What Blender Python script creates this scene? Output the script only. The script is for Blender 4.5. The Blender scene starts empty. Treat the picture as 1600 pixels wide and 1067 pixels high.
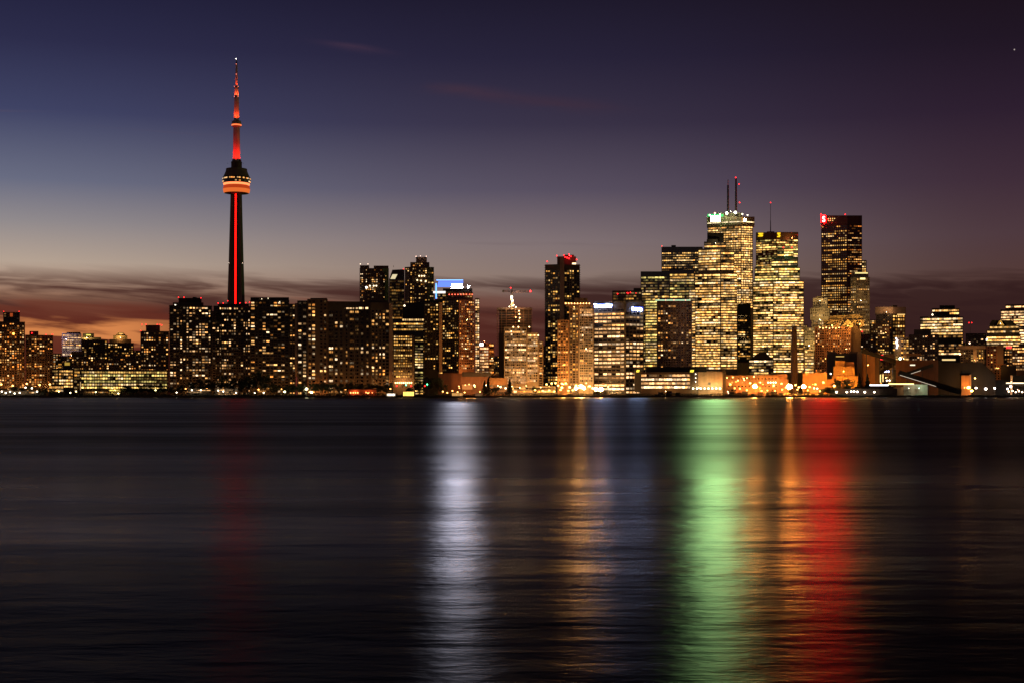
import bpy, math, random
from mathutils import Vector, Matrix
rnd = random.Random(7)
S = bpy.context.scene
COL = S.collection

# ------------------------------------------------------------------ camera
F = 2178.0            # focal length in photo pixels (1600 wide)
HOR = 617.0           # photo row of the horizon
CAMH = 2.5
cam = bpy.data.cameras.new('camera'); camo = bpy.data.objects.new('camera', cam); COL.objects.link(camo)
cam.sensor_width = 36; cam.lens = F / 1600 * 36
cam.shift_y = (HOR - 533.5) / 1600
cam.clip_start = 0.1; cam.clip_end = 60000
camo.location = (0, 0, CAMH); camo.rotation_euler = (math.pi / 2, 0, 0)
S.camera = camo
S.view_settings.view_transform = 'Standard'; S.view_settings.look = 'None'
S.view_settings.exposure = 0; S.view_settings.gamma = 1
S.render.engine = 'CYCLES'

def lin(c):
    return tuple(((v / 255) / 12.92 if v / 255 <= .04045 else ((v / 255 + .055) / 1.055) ** 2.4) for v in c) + (1,)

# ------------------------------------------------------------------ dusk sky (world)
class NT:
    def __init__(s, tree): s.t = tree
    def n(s, typ, **kw):
        nd = s.t.nodes.new(typ)
        for k, v in kw.items(): setattr(nd, k, v)
        return nd
    def l(s, a, b): s.t.links.new(a, b)
    def val(s, sock, v):
        if hasattr(v, 'links'): s.l(v, sock)
        else: sock.default_value = v
    def math(s, op, a, b=0.0, c=None, clamp=False):
        m = s.n('ShaderNodeMath', operation=op, use_clamp=clamp)
        s.val(m.inputs[0], a); s.val(m.inputs[1], b)
        if c is not None: s.val(m.inputs[2], c)
        return m.outputs[0]
    def ramp(s, fac, stops, mode='LINEAR'):
        r = s.n('ShaderNodeValToRGB'); cr = r.color_ramp; cr.interpolation = mode
        while len(cr.elements) < len(stops): cr.elements.new(0.5)
        for e, (p, c) in zip(cr.elements, stops):
            e.position = p; e.color = c if len(c) == 4 else tuple(c) + (1,)
        s.l(fac, r.inputs[0]); return r.outputs[0]
    def mix(s, f, a, b, typ='MIX'):
        m = s.n('ShaderNodeMix', data_type='RGBA', blend_type=typ)
        s.val(m.inputs[0], f); s.val(m.inputs[6], a); s.val(m.inputs[7], b)
        return m.outputs[2]
    def smooth(s, x, a, b):
        m = s.n('ShaderNodeMapRange', interpolation_type='SMOOTHSTEP')
        s.val(m.inputs[0], x); m.inputs[1].default_value = a; m.inputs[2].default_value = b
        return m.outputs[0]

W = bpy.data.worlds.new('World'); S.world = W; W.use_nodes = True
W.node_tree.nodes.clear()
N = NT(W.node_tree)
tc = N.n('ShaderNodeTexCoord'); sp = N.n('ShaderNodeSeparateXYZ'); N.l(tc.outputs['Generated'], sp.inputs[0])
dx, dy, dz = sp.outputs
az = N.math('ARCTAN2', dx, dy)
hor = N.math('SQRT', N.math('ADD', N.math('MULTIPLY', dx, dx), N.math('MULTIPLY', dy, dy)))
el = N.math('ARCTAN2', dz, hor)
e01 = N.math('MULTIPLY', el, 1 / .40, clamp=True)
def er(y): return max(0., (HOR - y) / F / .40)
def stops(lst): return sorted([(er(y), lin(c)) for y, c in lst] + [(.88, lin((17, 11, 18))), (1.0, lin((10, 6, 8)))])
left = N.ramp(e01, stops([(10, (31, 30, 58)), (100, (43, 43, 74)), (200, (62, 66, 100)), (300, (104, 108, 130)), (360, (144, 138, 141)), (420, (182, 163, 147)), (470, (164, 122, 98)), (520, (126, 74, 52)), (600, (60, 30, 22))]))
mid = N.ramp(e01, stops([(10, (28, 23, 42)), (100, (38, 33, 56)), (200, (56, 49, 70)), (300, (88, 79, 96)), (380, (128, 113, 115)), (430, (138, 118, 110)), (480, (108, 76, 68)), (540, (72, 42, 36)), (600, (42, 22, 17))]))
right = N.ramp(e01, stops([(10, (25, 15, 24)), (100, (31, 20, 34)), (200, (44, 29, 46)), (300, (62, 43, 56)), (380, (77, 56, 62)), (440, (82, 57, 54)), (490, (70, 43, 37)), (600, (38, 20, 15))]))
f1 = N.smooth(az, -.40, .06); f2 = N.smooth(az, .0, .36)
sky = N.mix(f2, N.mix(f1, left, mid), right)
# streaked evening clouds low over the city
uv = N.n('ShaderNodeCombineXYZ')
N.l(N.math('MULTIPLY', az, 5.5), uv.inputs[0])
N.l(N.math('ADD', N.math('MULTIPLY', el, 54), N.math('MULTIPLY', az, 4.0)), uv.inputs[1])
n1 = N.n('ShaderNodeTexNoise'); N.l(uv.outputs[0], n1.inputs['Vector'])
n1.inputs['Scale'].default_value = 1.5; n1.inputs['Detail'].default_value = 6; n1.inputs['Roughness'].default_value = .5; n1.inputs['Distortion'].default_value = .5
cm = N.math('MULTIPLY', N.smooth(el, .092, .074), N.smooth(el, .006, .02))
top_wob = N.math('MULTIPLY', N.math('SUBTRACT', n1.outputs[0], .5), .05)
cm2 = N.math('MULTIPLY', N.smooth(N.math('ADD', el, top_wob), .088, .076), 1.0)
cl = N.smooth(n1.outputs[0], .34, .58)
bank = N.math('MULTIPLY', N.math('MULTIPLY', N.smooth(N.math('ADD', el, top_wob), .076, .068), N.smooth(az, -.02, .14)), .85)
dens = N.math('MAXIMUM', N.math('MULTIPLY', N.math('MULTIPLY', cm2, N.math('MULTIPLY_ADD', cl, .98, .02)), .97), bank)
fa = N.smooth(az, -.36, .30)
ccol = N.mix(fa, lin((74, 41, 37)), lin((50, 28, 29)))
sky = N.mix(dens, sky, ccol)
# red-brown deck with an orange slit of afterglow near the western skyline
deck = N.math('MULTIPLY', N.smooth(N.math('ADD', el, top_wob), .066, .058), N.smooth(az, .12, -.16))
sky = N.mix(N.math('MULTIPLY', deck, .8), sky, lin((98, 40, 30)))
slit = N.math('MULTIPLY', N.math('MULTIPLY', N.smooth(N.math('ADD', el, N.math('MULTIPLY', top_wob, .7)), .053, .046), N.smooth(N.math('ADD', el, top_wob), .035, .041)), N.smooth(az, -.20, -.28))
sky = N.mix(N.math('MULTIPLY', slit, .85), sky, lin((226, 140, 80)))
# faint pink wisps high up
def wisp(a0, e0, slope, wa, we, col, amt, sky):
    da = N.math('SUBTRACT', az, a0)
    de = N.math('SUBTRACT', N.math('SUBTRACT', el, e0), N.math('MULTIPLY', da, slope))
    g = N.math('EXPONENT', N.math('MULTIPLY', N.math('ADD', N.math('POWER', N.math('DIVIDE', da, wa), 2.0), N.math('POWER', N.math('DIVIDE', de, we), 2.0)), -1.0))
    return N.mix(N.math('MULTIPLY', N.math('MULTIPLY', g, N.smooth(n1.outputs[0], .3, .7)), amt), sky, lin(col))
sky = wisp(-.113, .244, -.12, .022, .0030, (78, 54, 72), .6, sky)
sky = wisp(-.035, .214, -.12, .040, .0045, (70, 48, 62), .7, sky)
sky = wisp(.03, .205, -.05, .040, .0045, (70, 44, 56), .6, sky)
sky = wisp(-.26, .1815, -.03, .04, .0007, (84, 74, 96), .7, sky)
sky = wisp(-.35, .189, .05, .03, .0007, (84, 74, 96), .6, sky)
sky = wisp(-.02, .108, -.02, .05, .0010, (100, 84, 88), .35, sky)
sky = wisp(.06, .107, -.03, .04, .0012, (90, 74, 78), .35, sky)
# one star at the upper right
sd = Vector(((1585 - 800) / F, 1, (HOR - 78) / F)).normalized()
vd = N.n('ShaderNodeVectorMath', operation='DOT_PRODUCT'); N.l(tc.outputs['Generated'], vd.inputs[0]); vd.inputs[1].default_value = sd
sky = N.mix(N.smooth(vd.outputs['Value'], math.cos(.00055), math.cos(.0002)), sky, lin((190, 175, 170)))
# the sun has set in the north-west: what is left of it in the physical sky is added on top
nish = N.n('ShaderNodeTexSky', sky_type='NISHITA'); nish.sun_disc = False
nish.sun_elevation = math.radians(-4); nish.sun_rotation = math.radians(-35)
sky = N.mix(.02, sky, nish.outputs[0], 'ADD')
bg = N.n('ShaderNodeBackground'); N.l(sky, bg.inputs[0]); bg.inputs[1].default_value = 1.0
wo = N.n('ShaderNodeOutputWorld'); N.l(bg.outputs[0], wo.inputs[0])

# ------------------------------------------------------------------ helpers
def X(px, D): return (px - 800) / F * D
def Z(y, D): return CAMH + (HOR - y) / F * D
GZ = 1.6              # height of the land above the water
SHORE = 1600.0

class MB:
    def __init__(s): s.v = []; s.f = []; s.c = []
    def quad(s, a, b, c, d, col=None):
        i = len(s.v); s.v += [tuple(a), tuple(b), tuple(c), tuple(d)]; s.f.append((i, i + 1, i + 2, i + 3)); s.c.append(col)
    def poly(s, pts, col=None):
        i = len(s.v); s.v += [tuple(p) for p in pts]; s.f.append(tuple(range(i, i + len(pts)))); s.c.append(col)
    def frame_box(s, o, t, n, u0, u1, z0, z1, d0, d1, col=None):
        # box along direction t (2D), outward n (2D)
        def P(u, d, z): return (o[0] + t[0] * u + n[0] * d, o[1] + t[1] * u + n[1] * d, z)
        a = [P(u0, d1, z0), P(u1, d1, z0), P(u1, d1, z1), P(u0, d1, z1)]
        b = [P(u0, d0, z0), P(u1, d0, z0), P(u1, d0, z1), P(u0, d0, z1)]
        i = len(s.v); s.v += a + b
        for q in ((0, 1, 2, 3), (1, 5, 6, 2), (4, 0, 3, 7), (3, 2, 6, 7), (4, 5, 1, 0), (5, 4, 7, 6)):
            s.f.append(tuple(i + k for k in q)); s.c.append(col)
    def box(s, x0, x1, y0, y1, z0, z1, col=None):
        s.frame_box((0, y0), (1, 0), (0, -1), x0, x1, z0, z1, -(y1 - y0), 0, col)
    def prism(s, pts, z0, z1s, col=None):
        n = len(pts); i = len(s.v)
        s.v += [(p[0], p[1], z0) for p in pts] + [(p[0], p[1], z) for p, z in zip(pts, z1s)]
        for k in range(n):
            m = (k + 1) % n
            s.f.append((i + k, i + m, i + n + m, i + n + k)); s.c.append(col)
        s.f.append(tuple(i + n + k for k in range(n))); s.c.append(col)
    def tube(s, pts, rs, seg=10, col=None, cap=True):
        rings = []
        for k, (p, r) in enumerate(zip(pts, rs)):
            p = Vector(p)
            d = (Vector(pts[min(k + 1, len(pts) - 1)]) - Vector(pts[max(k - 1, 0)])).normalized()
            u = d.orthogonal().normalized() if abs(d.z) < .99 else Vector((1, 0, 0)); w = d.cross(u).normalized(); u = w.cross(d)
            i = len(s.v); rings.append(i)
            for a in range(seg):
                th = 2 * math.pi * a / seg
                s.v.append(tuple(p + u * (r * math.cos(th)) + w * (r * math.sin(th))))
        for a, b in zip(rings, rings[1:]):
            for k in range(seg):
                m = (k + 1) % seg
                s.f.append((a + k, a + m, b + m, b + k)); s.c.append(col)
        if cap:
            s.f.append(tuple(rings[0] + k for k in reversed(range(seg)))); s.c.append(col)
            s.f.append(tuple(rings[-1] + k for k in range(seg))); s.c.append(col)
    def ball(s, c, r, seg=8, rings=5, col=None, sz=1.0):
        pts = []; rs = []
        for k in range(rings + 1):
            th = math.pi * k / rings
            pts.append((c[0], c[1], c[2] - r * sz * math.cos(th))); rs.append(max(.02 * r, r * math.sin(th)))
        s.tube(pts, rs, seg, col)
    def build(s, name, mat, parent=None, smooth=False):
        me = bpy.data.meshes.new(name); me.from_pydata(s.v, [], s.f)
        if mat: me.materials.append(mat)
        if any(c is not None for c in s.c):
            at = me.color_attributes.new('glow', 'FLOAT_COLOR', 'CORNER'); buf = []
            for f, c in zip(s.f, s.c):
                c = c or (0, 0, 0)
                buf += [c[0], c[1], c[2], 1.0] * len(f)
            at.data.foreach_set('color', buf)
        if smooth: me.polygons.foreach_set('use_smooth', [True] * len(me.polygons))
        o = bpy.data.objects.new(name, me); COL.objects.link(o)
        if parent: adopt(o, parent)
        return o

def adopt(o, parent):
    # shapes are written in world metres; the thing's Empty carries the location
    o.parent = parent
    if not parent.parent: o.matrix_parent_inverse = Matrix.Translation(-Vector(parent.location))
def root_of(o):
    while o.parent: o = o.parent
    return o
LABELS = {}
def tag(o, label, cat, group=None):
    o['label'] = label; o['category'] = cat
    if group: o['group'] = group
    LABELS.setdefault(label, []).append(o.name)
    return o
def thing(name, label, cat, loc, group=None):
    o = bpy.data.objects.new(name, None); COL.objects.link(o); o.location = loc; o.empty_display_size = 2
    return tag(o, label, cat, group)
def struct(o): o['kind'] = 'structure'; return o
def stuff(o): o['kind'] = 'stuff'; return o

# ------------------------------------------------------------------ materials
_mc = {}
def mat_wall(col, rough=.85, scale=.25, var=.45):
    k = ('w', col, rough, scale, var)
    if k in _mc: return _mc[k]
    m = bpy.data.materials.new('wall_finish'); m.use_nodes = True; n = NT(m.node_tree); b = m.node_tree.nodes['Principled BSDF']
    g = n.n('ShaderNodeNewGeometry'); mp = n.n('ShaderNodeMapping'); mp.inputs['Scale'].default_value = (1, 1, .35); n.l(g.outputs['Position'], mp.inputs[0])
    t = n.n('ShaderNodeTexNoise'); t.inputs['Scale'].default_value = scale; t.inputs['Detail'].default_value = 6; n.l(mp.outputs[0], t.inputs['Vector'])
    c = n.mix(t.outputs[0], tuple(v * (1 - var) for v in col) + (1,), tuple(min(1, v * (1 + var)) for v in col) + (1,))
    n.l(c, b.inputs['Base Color']); b.inputs['Roughness'].default_value = rough
    _mc[k] = m; return m
def mat_glow(src, k=1.0):
    kk = ('g', src, k)
    if kk in _mc: return _mc[kk]
    m = bpy.data.materials.new('lit_glass'); m.use_nodes = True; n = NT(m.node_tree); b = m.node_tree.nodes['Principled BSDF']
    if src == 'object': c = n.n('ShaderNodeObjectInfo').outputs['Color']
    else: c = n.n('ShaderNodeAttribute', attribute_name='glow').outputs['Color']
    g = n.n('ShaderNodeNewGeometry'); t = n.n('ShaderNodeTexNoise'); t.inputs['Scale'].default_value = .55; t.inputs['Detail'].default_value = 3
    n.l(g.outputs['Position'], t.inputs['Vector'])
    st = n.math('MULTIPLY', n.smooth(t.outputs[0], .28, .72), 1.0 * k)
    b.inputs['Base Color'].default_value = (.02, .018, .015, 1); b.inputs['Roughness'].default_value = .15
    n.l(c, b.inputs['Emission Color']); n.l(n.math('ADD', st, .35 * k), b.inputs['Emission Strength'])
    m.cycles.emission_sampling = 'NONE'
    _mc[kk] = m; return m
def mat_emit(col, st, sample=True, name='lamp_glow'):
    kk = ('e', col, st, sample)
    if kk in _mc: return _mc[kk]
    m = bpy.data.materials.new(name); m.use_nodes = True; b = m.node_tree.nodes['Principled BSDF']
    b.inputs['Base Color'].default_value = (.1, .1, .1, 1)
    b.inputs['Emission Color'].default_value = tuple(col) + (1,); b.inputs['Emission Strength'].default_value = st
    m.cycles.emission_sampling = 'FRONT' if sample else 'NONE'
    _mc[kk] = m; return m
GLASS = bpy.data.materials.new('dark_glass'); GLASS.use_nodes = True
_b = GLASS.node_tree.nodes['Principled BSDF']; _b.inputs['Base Color'].default_value = (.012, .012, .014, 1); _b.inputs['Roughness'].default_value = .12
METAL = mat_wall((.05, .045, .042), .5)
DK = mat_wall((.12, .085, .058)); DK2 = mat_wall((.085, .064, .048)); BR = mat_wall((.20, .12, .07)); TAN = mat_wall((.46, .31, .19))
ST = mat_wall((.42, .33, .22)); WH = mat_wall((.42, .30, .19)); BRK = mat_wall((.30, .13, .065)); GLW = mat_wall((.03, .028, .028), .25)
OR = mat_wall((.34, .16, .06)); GRN = mat_wall((.10, .12, .06), .4); CU = mat_wall((.40, .30, .16)); BLK = mat_wall((.022, .018, .015))
ASPH = mat_wall((.05, .045, .04), .9, .08)

# ------------------------------------------------------------------ water and land
def make_water():
    m = bpy.data.materials.new('lake_water'); m.use_nodes = True; n = NT(m.node_tree); m.node_tree.nodes.clear()
    g = n.n('ShaderNodeNewGeometry'); s3 = n.n('ShaderNodeSeparateXYZ'); n.l(g.outputs['Position'], s3.inputs[0])
    def noise(sx, sy, sc, det, rough=.55):
        mp = n.n('ShaderNodeMapping'); mp.inputs['Scale'].default_value = (sx, sy, 1); n.l(g.outputs['Position'], mp.inputs[0])
        t = n.n('ShaderNodeTexNoise'); t.inputs['Scale'].default_value = sc; t.inputs['Detail'].default_value = det; t.inputs['Roughness'].default_value = rough
        n.l(mp.outputs[0], t.inputs['Vector']); return t.outputs[0]
    big = noise(.2, 1, .05, 3); med = noise(.42, 1, 1.1, 5); fine = noise(.55, 1, 6.0, 4); patch = noise(.25, 1, .14, 4)
    # wind patch: rougher water from about 45 m to 180 m, calmer streaks beyond
    wobble = n.math('MULTIPLY_ADD', n.math('SUBTRACT', patch, .5), 40.0, s3.outputs[1])
    far = n.math('MULTIPLY', n.smooth(wobble, 30, 66), n.math('MULTIPLY_ADD', n.smooth(wobble, 700, 200), .4, .6))
    streak = n.smooth(noise(.12, 1, .012, 2), .45, .62)
    r = n.math('ADD', n.math('MULTIPLY_ADD', far, .055, .268), n.math('MULTIPLY', n.smooth(n.math('MULTIPLY_ADD', n.math('SUBTRACT', patch, .5), 8.0, s3.outputs[1]), 27, 13), -.015))
    r = n.math('ADD', r, n.math('MULTIPLY', n.math('SUBTRACT', patch, .5), .04))
    r = n.math('SUBTRACT', r, n.math('MULTIPLY', n.math('MULTIPLY', streak, n.smooth(s3.outputs[1], 150, 300)), .03))
    roll = noise(.2, 1, .2, 3)
    h = n.math('ADD', n.math('ADD', n.math('MULTIPLY', big, .2), n.math('MULTIPLY', roll, .10)), n.math('ADD', n.math('MULTIPLY', med, .044), n.math('MULTIPLY', fine, .0045)))
    bp = n.n('ShaderNodeBump'); bp.inputs['Strength'].default_value = 1.0; bp.inputs['Distance'].default_value = 1.0
    n.l(h, bp.inputs['Height'])
    gl = n.n('ShaderNodeBsdfGlossy', distribution='BECKMANN'); n.l(r, gl.inputs['Roughness']); n.l(bp.outputs[0], gl.inputs['Normal'])
    df = n.n('ShaderNodeBsdfDiffuse'); df.inputs['Color'].default_value = (.002, .002, .0025, 1)
    fr = n.n('ShaderNodeFresnel'); fr.inputs['IOR'].default_value = 1.33
    mx = n.n('ShaderNodeMixShader'); # wind-roughened water hides part of its facets at such a low angle: less mirror, in drawn-out streaks
    drift = n.smooth(noise(.24, 1, .07, 9, .62), .30, .70)
    k = n.math('MULTIPLY', n.math('MULTIPLY_ADD', far, -.48, 1.0), n.math('MULTIPLY_ADD', drift, .8, .55))
    k = n.math('MULTIPLY', k, n.math('MULTIPLY_ADD', n.smooth(n.math('MULTIPLY_ADD', n.math('SUBTRACT', patch, .5), 10.0, s3.outputs[1]), 26, 12), -.45, 1.0))  # near water mirrors less, put in to fade the reflections towards the camera
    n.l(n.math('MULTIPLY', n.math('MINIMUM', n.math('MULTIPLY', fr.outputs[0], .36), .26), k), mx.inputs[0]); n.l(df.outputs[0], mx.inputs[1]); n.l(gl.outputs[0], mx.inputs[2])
    o = n.n('ShaderNodeOutputMaterial'); n.l(mx.outputs[0], o.inputs[0])
    return m
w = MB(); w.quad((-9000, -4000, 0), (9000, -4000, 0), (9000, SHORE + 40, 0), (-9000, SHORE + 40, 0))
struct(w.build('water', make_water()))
w = MB(); w.quad((-14000, SHORE + 1.2, GZ), (14000, SHORE + 1.2, GZ), (14000, 26000, GZ), (-14000, 26000, GZ))
struct(w.build('ground', ASPH))
w = MB()
for k in range(-70, 70):
    x0 = k * 12; hh = GZ + .5 + rnd.uniform(0, .25)
    w.box(x0, x0 + 11.9, SHORE, SHORE + 1.2, -2, hh)
tag(w.build('seawall', DK2), 'long dark concrete seawall running along the whole waterfront', 'seawall')

# ------------------------------------------------------------------ windows
WARM = [(1, .42, .10), (1, .50, .15), (1, .34, .06), (1, .58, .24), (1, .70, .40), (1, .46, .12)]
GOLD = [(1, .48, .10), (1, .54, .14), (1, .42, .07), (1, .62, .24)]
YEL = [(1, .51, .14), (1, .56, .19), (1, .45, .10), (1, .66, .32), (1, .56, .16)]
PALE = [(1, .51, .19), (1, .57, .25), (1, .46, .13), (1, .68, .38)]
GREENY = [(1, .62, .16), (1, .56, .14), (.90, .70, .20), (1, .66, .30), (1, .50, .11)]
AMB = [(1, .28, .04), (1, .36, .07), (1, .46, .12), (1, .60, .24)]
def Wn(fl=3.05, bay=3.4, wf=.62, hf=.55, lit=.35, pal=WARM, s=1.0, st='res', y0=None, y1=None, mx=.8, dark=True, gap=0, rowp=.15, faces=None, dim=.75):
    return dict(fl=fl, bay=bay, wf=wf, hf=hf, lit=lit, pal=pal, s=s, st=st, y0=y0, y1=y1, mx=mx, dark=dark, gap=gap, rowp=rowp, faces=faces, dim=dim)
def K(n, c, y, yb=None, dd=0, dep=28, m=DK, rel=None, w=None, relm=None, fl=3.05):
    return dict(n=n, c=c, y=y, yb=yb, dd=dd, dep=dep, m=m, rel=rel, w=w if isinstance(w, (list, tuple)) or w is None else [w], fl=fl)
BUILD = []
def B(name, label, D, blocks, cat='building', extra=None, group=None):
    BUILD.append(dict(name=name, label=label, D=D, blocks=blocks, cat=cat, extra=extra, group=group))
def chain_pts(c, D, ytop):
    px0, px1 = c[0][0], c[-1][0]; pc = (px0 + px1) / 2; k = (pc - 800) / F
    out = []
    for p in c:
        dd = p[1] - k * (p[0] - pc) / F * D
        d = D + dd; out.append((X(p[0], d), d, Z(p[2] if len(p) > 2 else ytop, d)))
    return out
def radial(c):
    k = ((c[0][0] + c[-1][0]) / 2 - 800) / F; l = math.hypot(k, 1); return (k / l, 1 / l)
PANE = None
def pane_mesh():
    global PANE
    if PANE is None:
        b = MB(); b.box(0, 1, -1, 0, 0, 1); me = bpy.data.meshes.new('window'); me.from_pydata(b.v, [], b.f); me.materials.append(mat_glow('object')); PANE = me
    return PANE
def seg_of(a, b):
    L = math.hypot(b[0] - a[0], b[1] - a[1]); t = ((b[0] - a[0]) / L, (b[1] - a[1]) / L); return L, t, (t[1], -t[0])
def hidden(px, y, D, me):
    for q in OCC:
        if q[5] is not me and q[4] < D - (14 if q[6] == ME[0] else 4) and q[0] + 3 < px < q[1] - 3 and y > q[2] + 3 and (q[3] is None or y < q[3] - 3): return True
    return y > 616
OCC = []
ME = [None]
def scl(c, k): return (c[0] * k, c[1] * k, c[2] * k)
def bright(): return min(2.4, max(.18, math.exp(rnd.gauss(-.2, .85))))
def windows(root, blk, D0, spec, indiv, rest, dark, bands):
    D = D0 + blk['dd']; c = chain_pts(blk['c'], D, blk['y'])
    zb = GZ if blk['yb'] is None else Z(blk['yb'], D)
    for si, (a, b) in enumerate(zip(c, c[1:])):
        if spec['faces'] is not None and si not in spec['faces']: continue
        L, t, n = seg_of(a, b)
        zt = min(a[2], b[2]) - .8
        if spec['y0'] is not None: zt = min(zt, Z(spec['y0'], D))
        z0 = zb + 1.0
        if spec['y1'] is not None: z0 = max(z0, Z(spec['y1'], D))
        nf = int((zt - z0) / spec['fl']); nb = max(1, int(round((L - 2 * spec['mx']) / spec['bay'])))
        if nf < 1: continue
        bw = (L - 2 * spec['mx']) / nb
        colw = [rnd.choice((.62, .8, 1, 1, 1.25)) for _ in range(nb)]
        colf = [min(1.6, max(.15, rnd.gauss(1, .45))) for _ in range(nb)]
        for fi in range(nf):
            za = zt - (fi + 1) * spec['fl'] + spec['fl'] * (1 - spec['hf']) * .5; zz = za + spec['fl'] * spec['hf']
            rf = .1 if rnd.random() < spec['rowp'] else rnd.uniform(.75, 1.2)
            state = rnd.random() < spec['lit'] * rf; rowc = rnd.choice(spec['pal']); rb = bright() ** .5
            band = []
            for bi in range(nb):
                wf = spec['wf'] if spec['st'] != 'res' else min(.92, spec['wf'] * colw[bi] * rnd.choice((.8, 1, 1)))
                u0 = spec['mx'] + bw * (bi + .5 - wf / 2); u1 = u0 + bw * wf
                if spec['gap'] and bi % spec['gap'] == spec['gap'] - 1: continue
                if spec['st'] == 'res':
                    p = spec['lit'] * rf * colf[bi]
                    state = rnd.random() < (p * .6 + (.4 if state else 0) * .9 * min(1, p * 2.2))
                    col = scl(rnd.choice(spec['pal']), bright() * spec['s'])
                else:
                    p = min(.97, spec['lit'] * rf)
                    if rnd.random() > .72: state = rnd.random() < p
                    cc = rowc if rnd.random() < .7 else rnd.choice(spec['pal'])
                    col = scl(cc, rb * rnd.choice((.45, .8, 1.2, 1.7)) * rnd.uniform(.8, 1.2) * spec['s'] * .95)
                um = (u0 + u1) / 2; P = (a[0] + t[0] * um, a[1] + t[1] * um, (za + zz) / 2)
                px = 800 + F * P[0] / P[1]; py = HOR - F * (P[2] - CAMH) / P[1]
                if px < -25 or px > 1625 or hidden(px, py, P[1], blk): continue
                if not state and rnd.random() < (spec['dim'] if spec['st'] != 'res' else .22):
                    col = scl(col, rnd.uniform(.05, .24) if spec['st'] != 'res' else rnd.uniform(.03, .16)); state_now = True   # faint glow added to unlit panes, in place of light spread over the facade
                else: state_now = state
                if not state_now:
                    if spec['dark']: dark.frame_box(a, t, n, u0, u1, za, zz, -.1, .05)
                    continue
                if spec['st'] == 'band': band.append((u0, u1, col))
                else: indiv.append(((u1 - u0) * (zz - za), a, t, n, u0, u1, za, zz, col))
            run = []
            for q in band + [None]:     # each unbroken run of lit glass is one ribbon window
                if run and (q is None or q[0] - run[-1][1] > .05):
                    mb = MB()
                    for u0, u1, col in run: mb.frame_box(a, t, n, u0, u1, za, zz, -.1, .07, col)
                    bands.append(mb); run = []
                if q: run.append(q)
def relief(mb, blk, D0):
    D = D0 + blk['dd']; c = chain_pts(blk['c'], D, blk['y']); zb = GZ if blk['yb'] is None else Z(blk['yb'], D)
    kind = blk['rel']; fl = blk['fl']
    for a, b in zip(c, c[1:]):
        L, t, n = seg_of(a, b); zt = min(a[2], b[2])
        if 'slab' in kind or 'grid' in kind or 'balc' in kind:
            out = .9 if 'balc' in kind else .3; e = .9 if 'balc' in kind else .0
            z = zt - .8
            while z > zb + 1:
                mb.frame_box(a, t, n, -e, L + e, z - .2, z + .22, -.2, out); z -= fl
        if 'pier' in kind or 'grid' in kind:
            k = max(1, int(L / (5.5 if 'grid' in kind else 4.2)))
            for i in range(k + 1):
                u = L * i / k; mb.frame_box(a, t, n, u - .3, u + .3, zb + .1, zt + .15, -.2, .42)
        mb.frame_box(a, t, n, -.15, L + .15, zt - .3, zt + .7, -.6, .16)
def make_building(d):
    ME[0] = id(d)
    D = d['D']; b0 = d['blocks'][0]
    pc = (b0['c'][0][0] + b0['c'][-1][0]) / 2
    root = thing(d['name'], d['label'], d['cat'], (X(pc, D), D, GZ), d['group'])
    indiv = []; dark = MB(); rest = MB(); bands = []
    for blk in d['blocks']:
        Db = D + blk['dd']; c = chain_pts(blk['c'], Db, blk['y']); r = radial(blk['c'])
        zb = GZ - .3 if blk['yb'] is None else Z(blk['yb'], Db)
        pts = [(p[0], p[1]) for p in c]; zs = [p[2] for p in c]
        dep = blk['dep'] - (0 if blk['c'][0][1] == 0 else 0)
        yb = max(p[1] for p in c) + 2
        def back(p):
            k = max(dep, yb - p[1] + 3); return (p[0] + r[0] * k, p[1] + r[1] * k)
        pts2 = pts + [back(pts[-1]), back(pts[0])]; zs2 = zs + [zs[-1], zs[0]]
        mb = MB(); mb.prism(pts2, zb, zs2)
        if blk['rel']: relief(mb, blk, D)
        mb.build(blk['n'], blk['m'], root)
        for sp_ in (blk['w'] or []): windows(root, blk, D, sp_, indiv, rest, dark, bands)
    indiv.sort(key=lambda q: -q[0] * rnd.uniform(.9, 1.1))
    cap = 100 if indiv and sum(q[0] for q in indiv) / len(indiv) * (F / D) ** 2 > 3.0 else 0
    room = cap - min(cap, len(bands))
    for i, (ar, a, t, n, u0, u1, za, zz, col) in enumerate(indiv):
        if i < room:
            o = bpy.data.objects.new('window', pane_mesh()); COL.objects.link(o)
            M = Matrix(((t[0] * (u1 - u0), -n[0] * .12, 0, a[0] + t[0] * u0 + n[0] * -.05), (t[1] * (u1 - u0), -n[1] * .12, 0, a[1] + t[1] * u0 + n[1] * -.05), (0, 0, zz - za, za), (0, 0, 0, 1)))
            o.parent = root; o.matrix_parent_inverse = Matrix.Translation(-root.location); o.matrix_basis = M; o.color = (*col, 1)
        else: rest.frame_box(a, t, n, u0, u1, za, zz, -.1, .07, col)
    bands.sort(key=lambda m: -len(m.f))
    for i, mb in enumerate(bands):
        if i < 98: mb.build('window_band', mat_glow('attr'), root)
        else:
            k = len(rest.v); rest.v += mb.v; rest.f += [tuple(j + k for j in f) for f in mb.f]; rest.c += mb.c
    if rest.f: stuff(rest.build('small_lit_panes', mat_glow('attr'), root))
    if dark.f: stuff(dark.build('unlit_panes', GLASS, root))
    if d['extra']: d['extra'](root, D)
    return root

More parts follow.
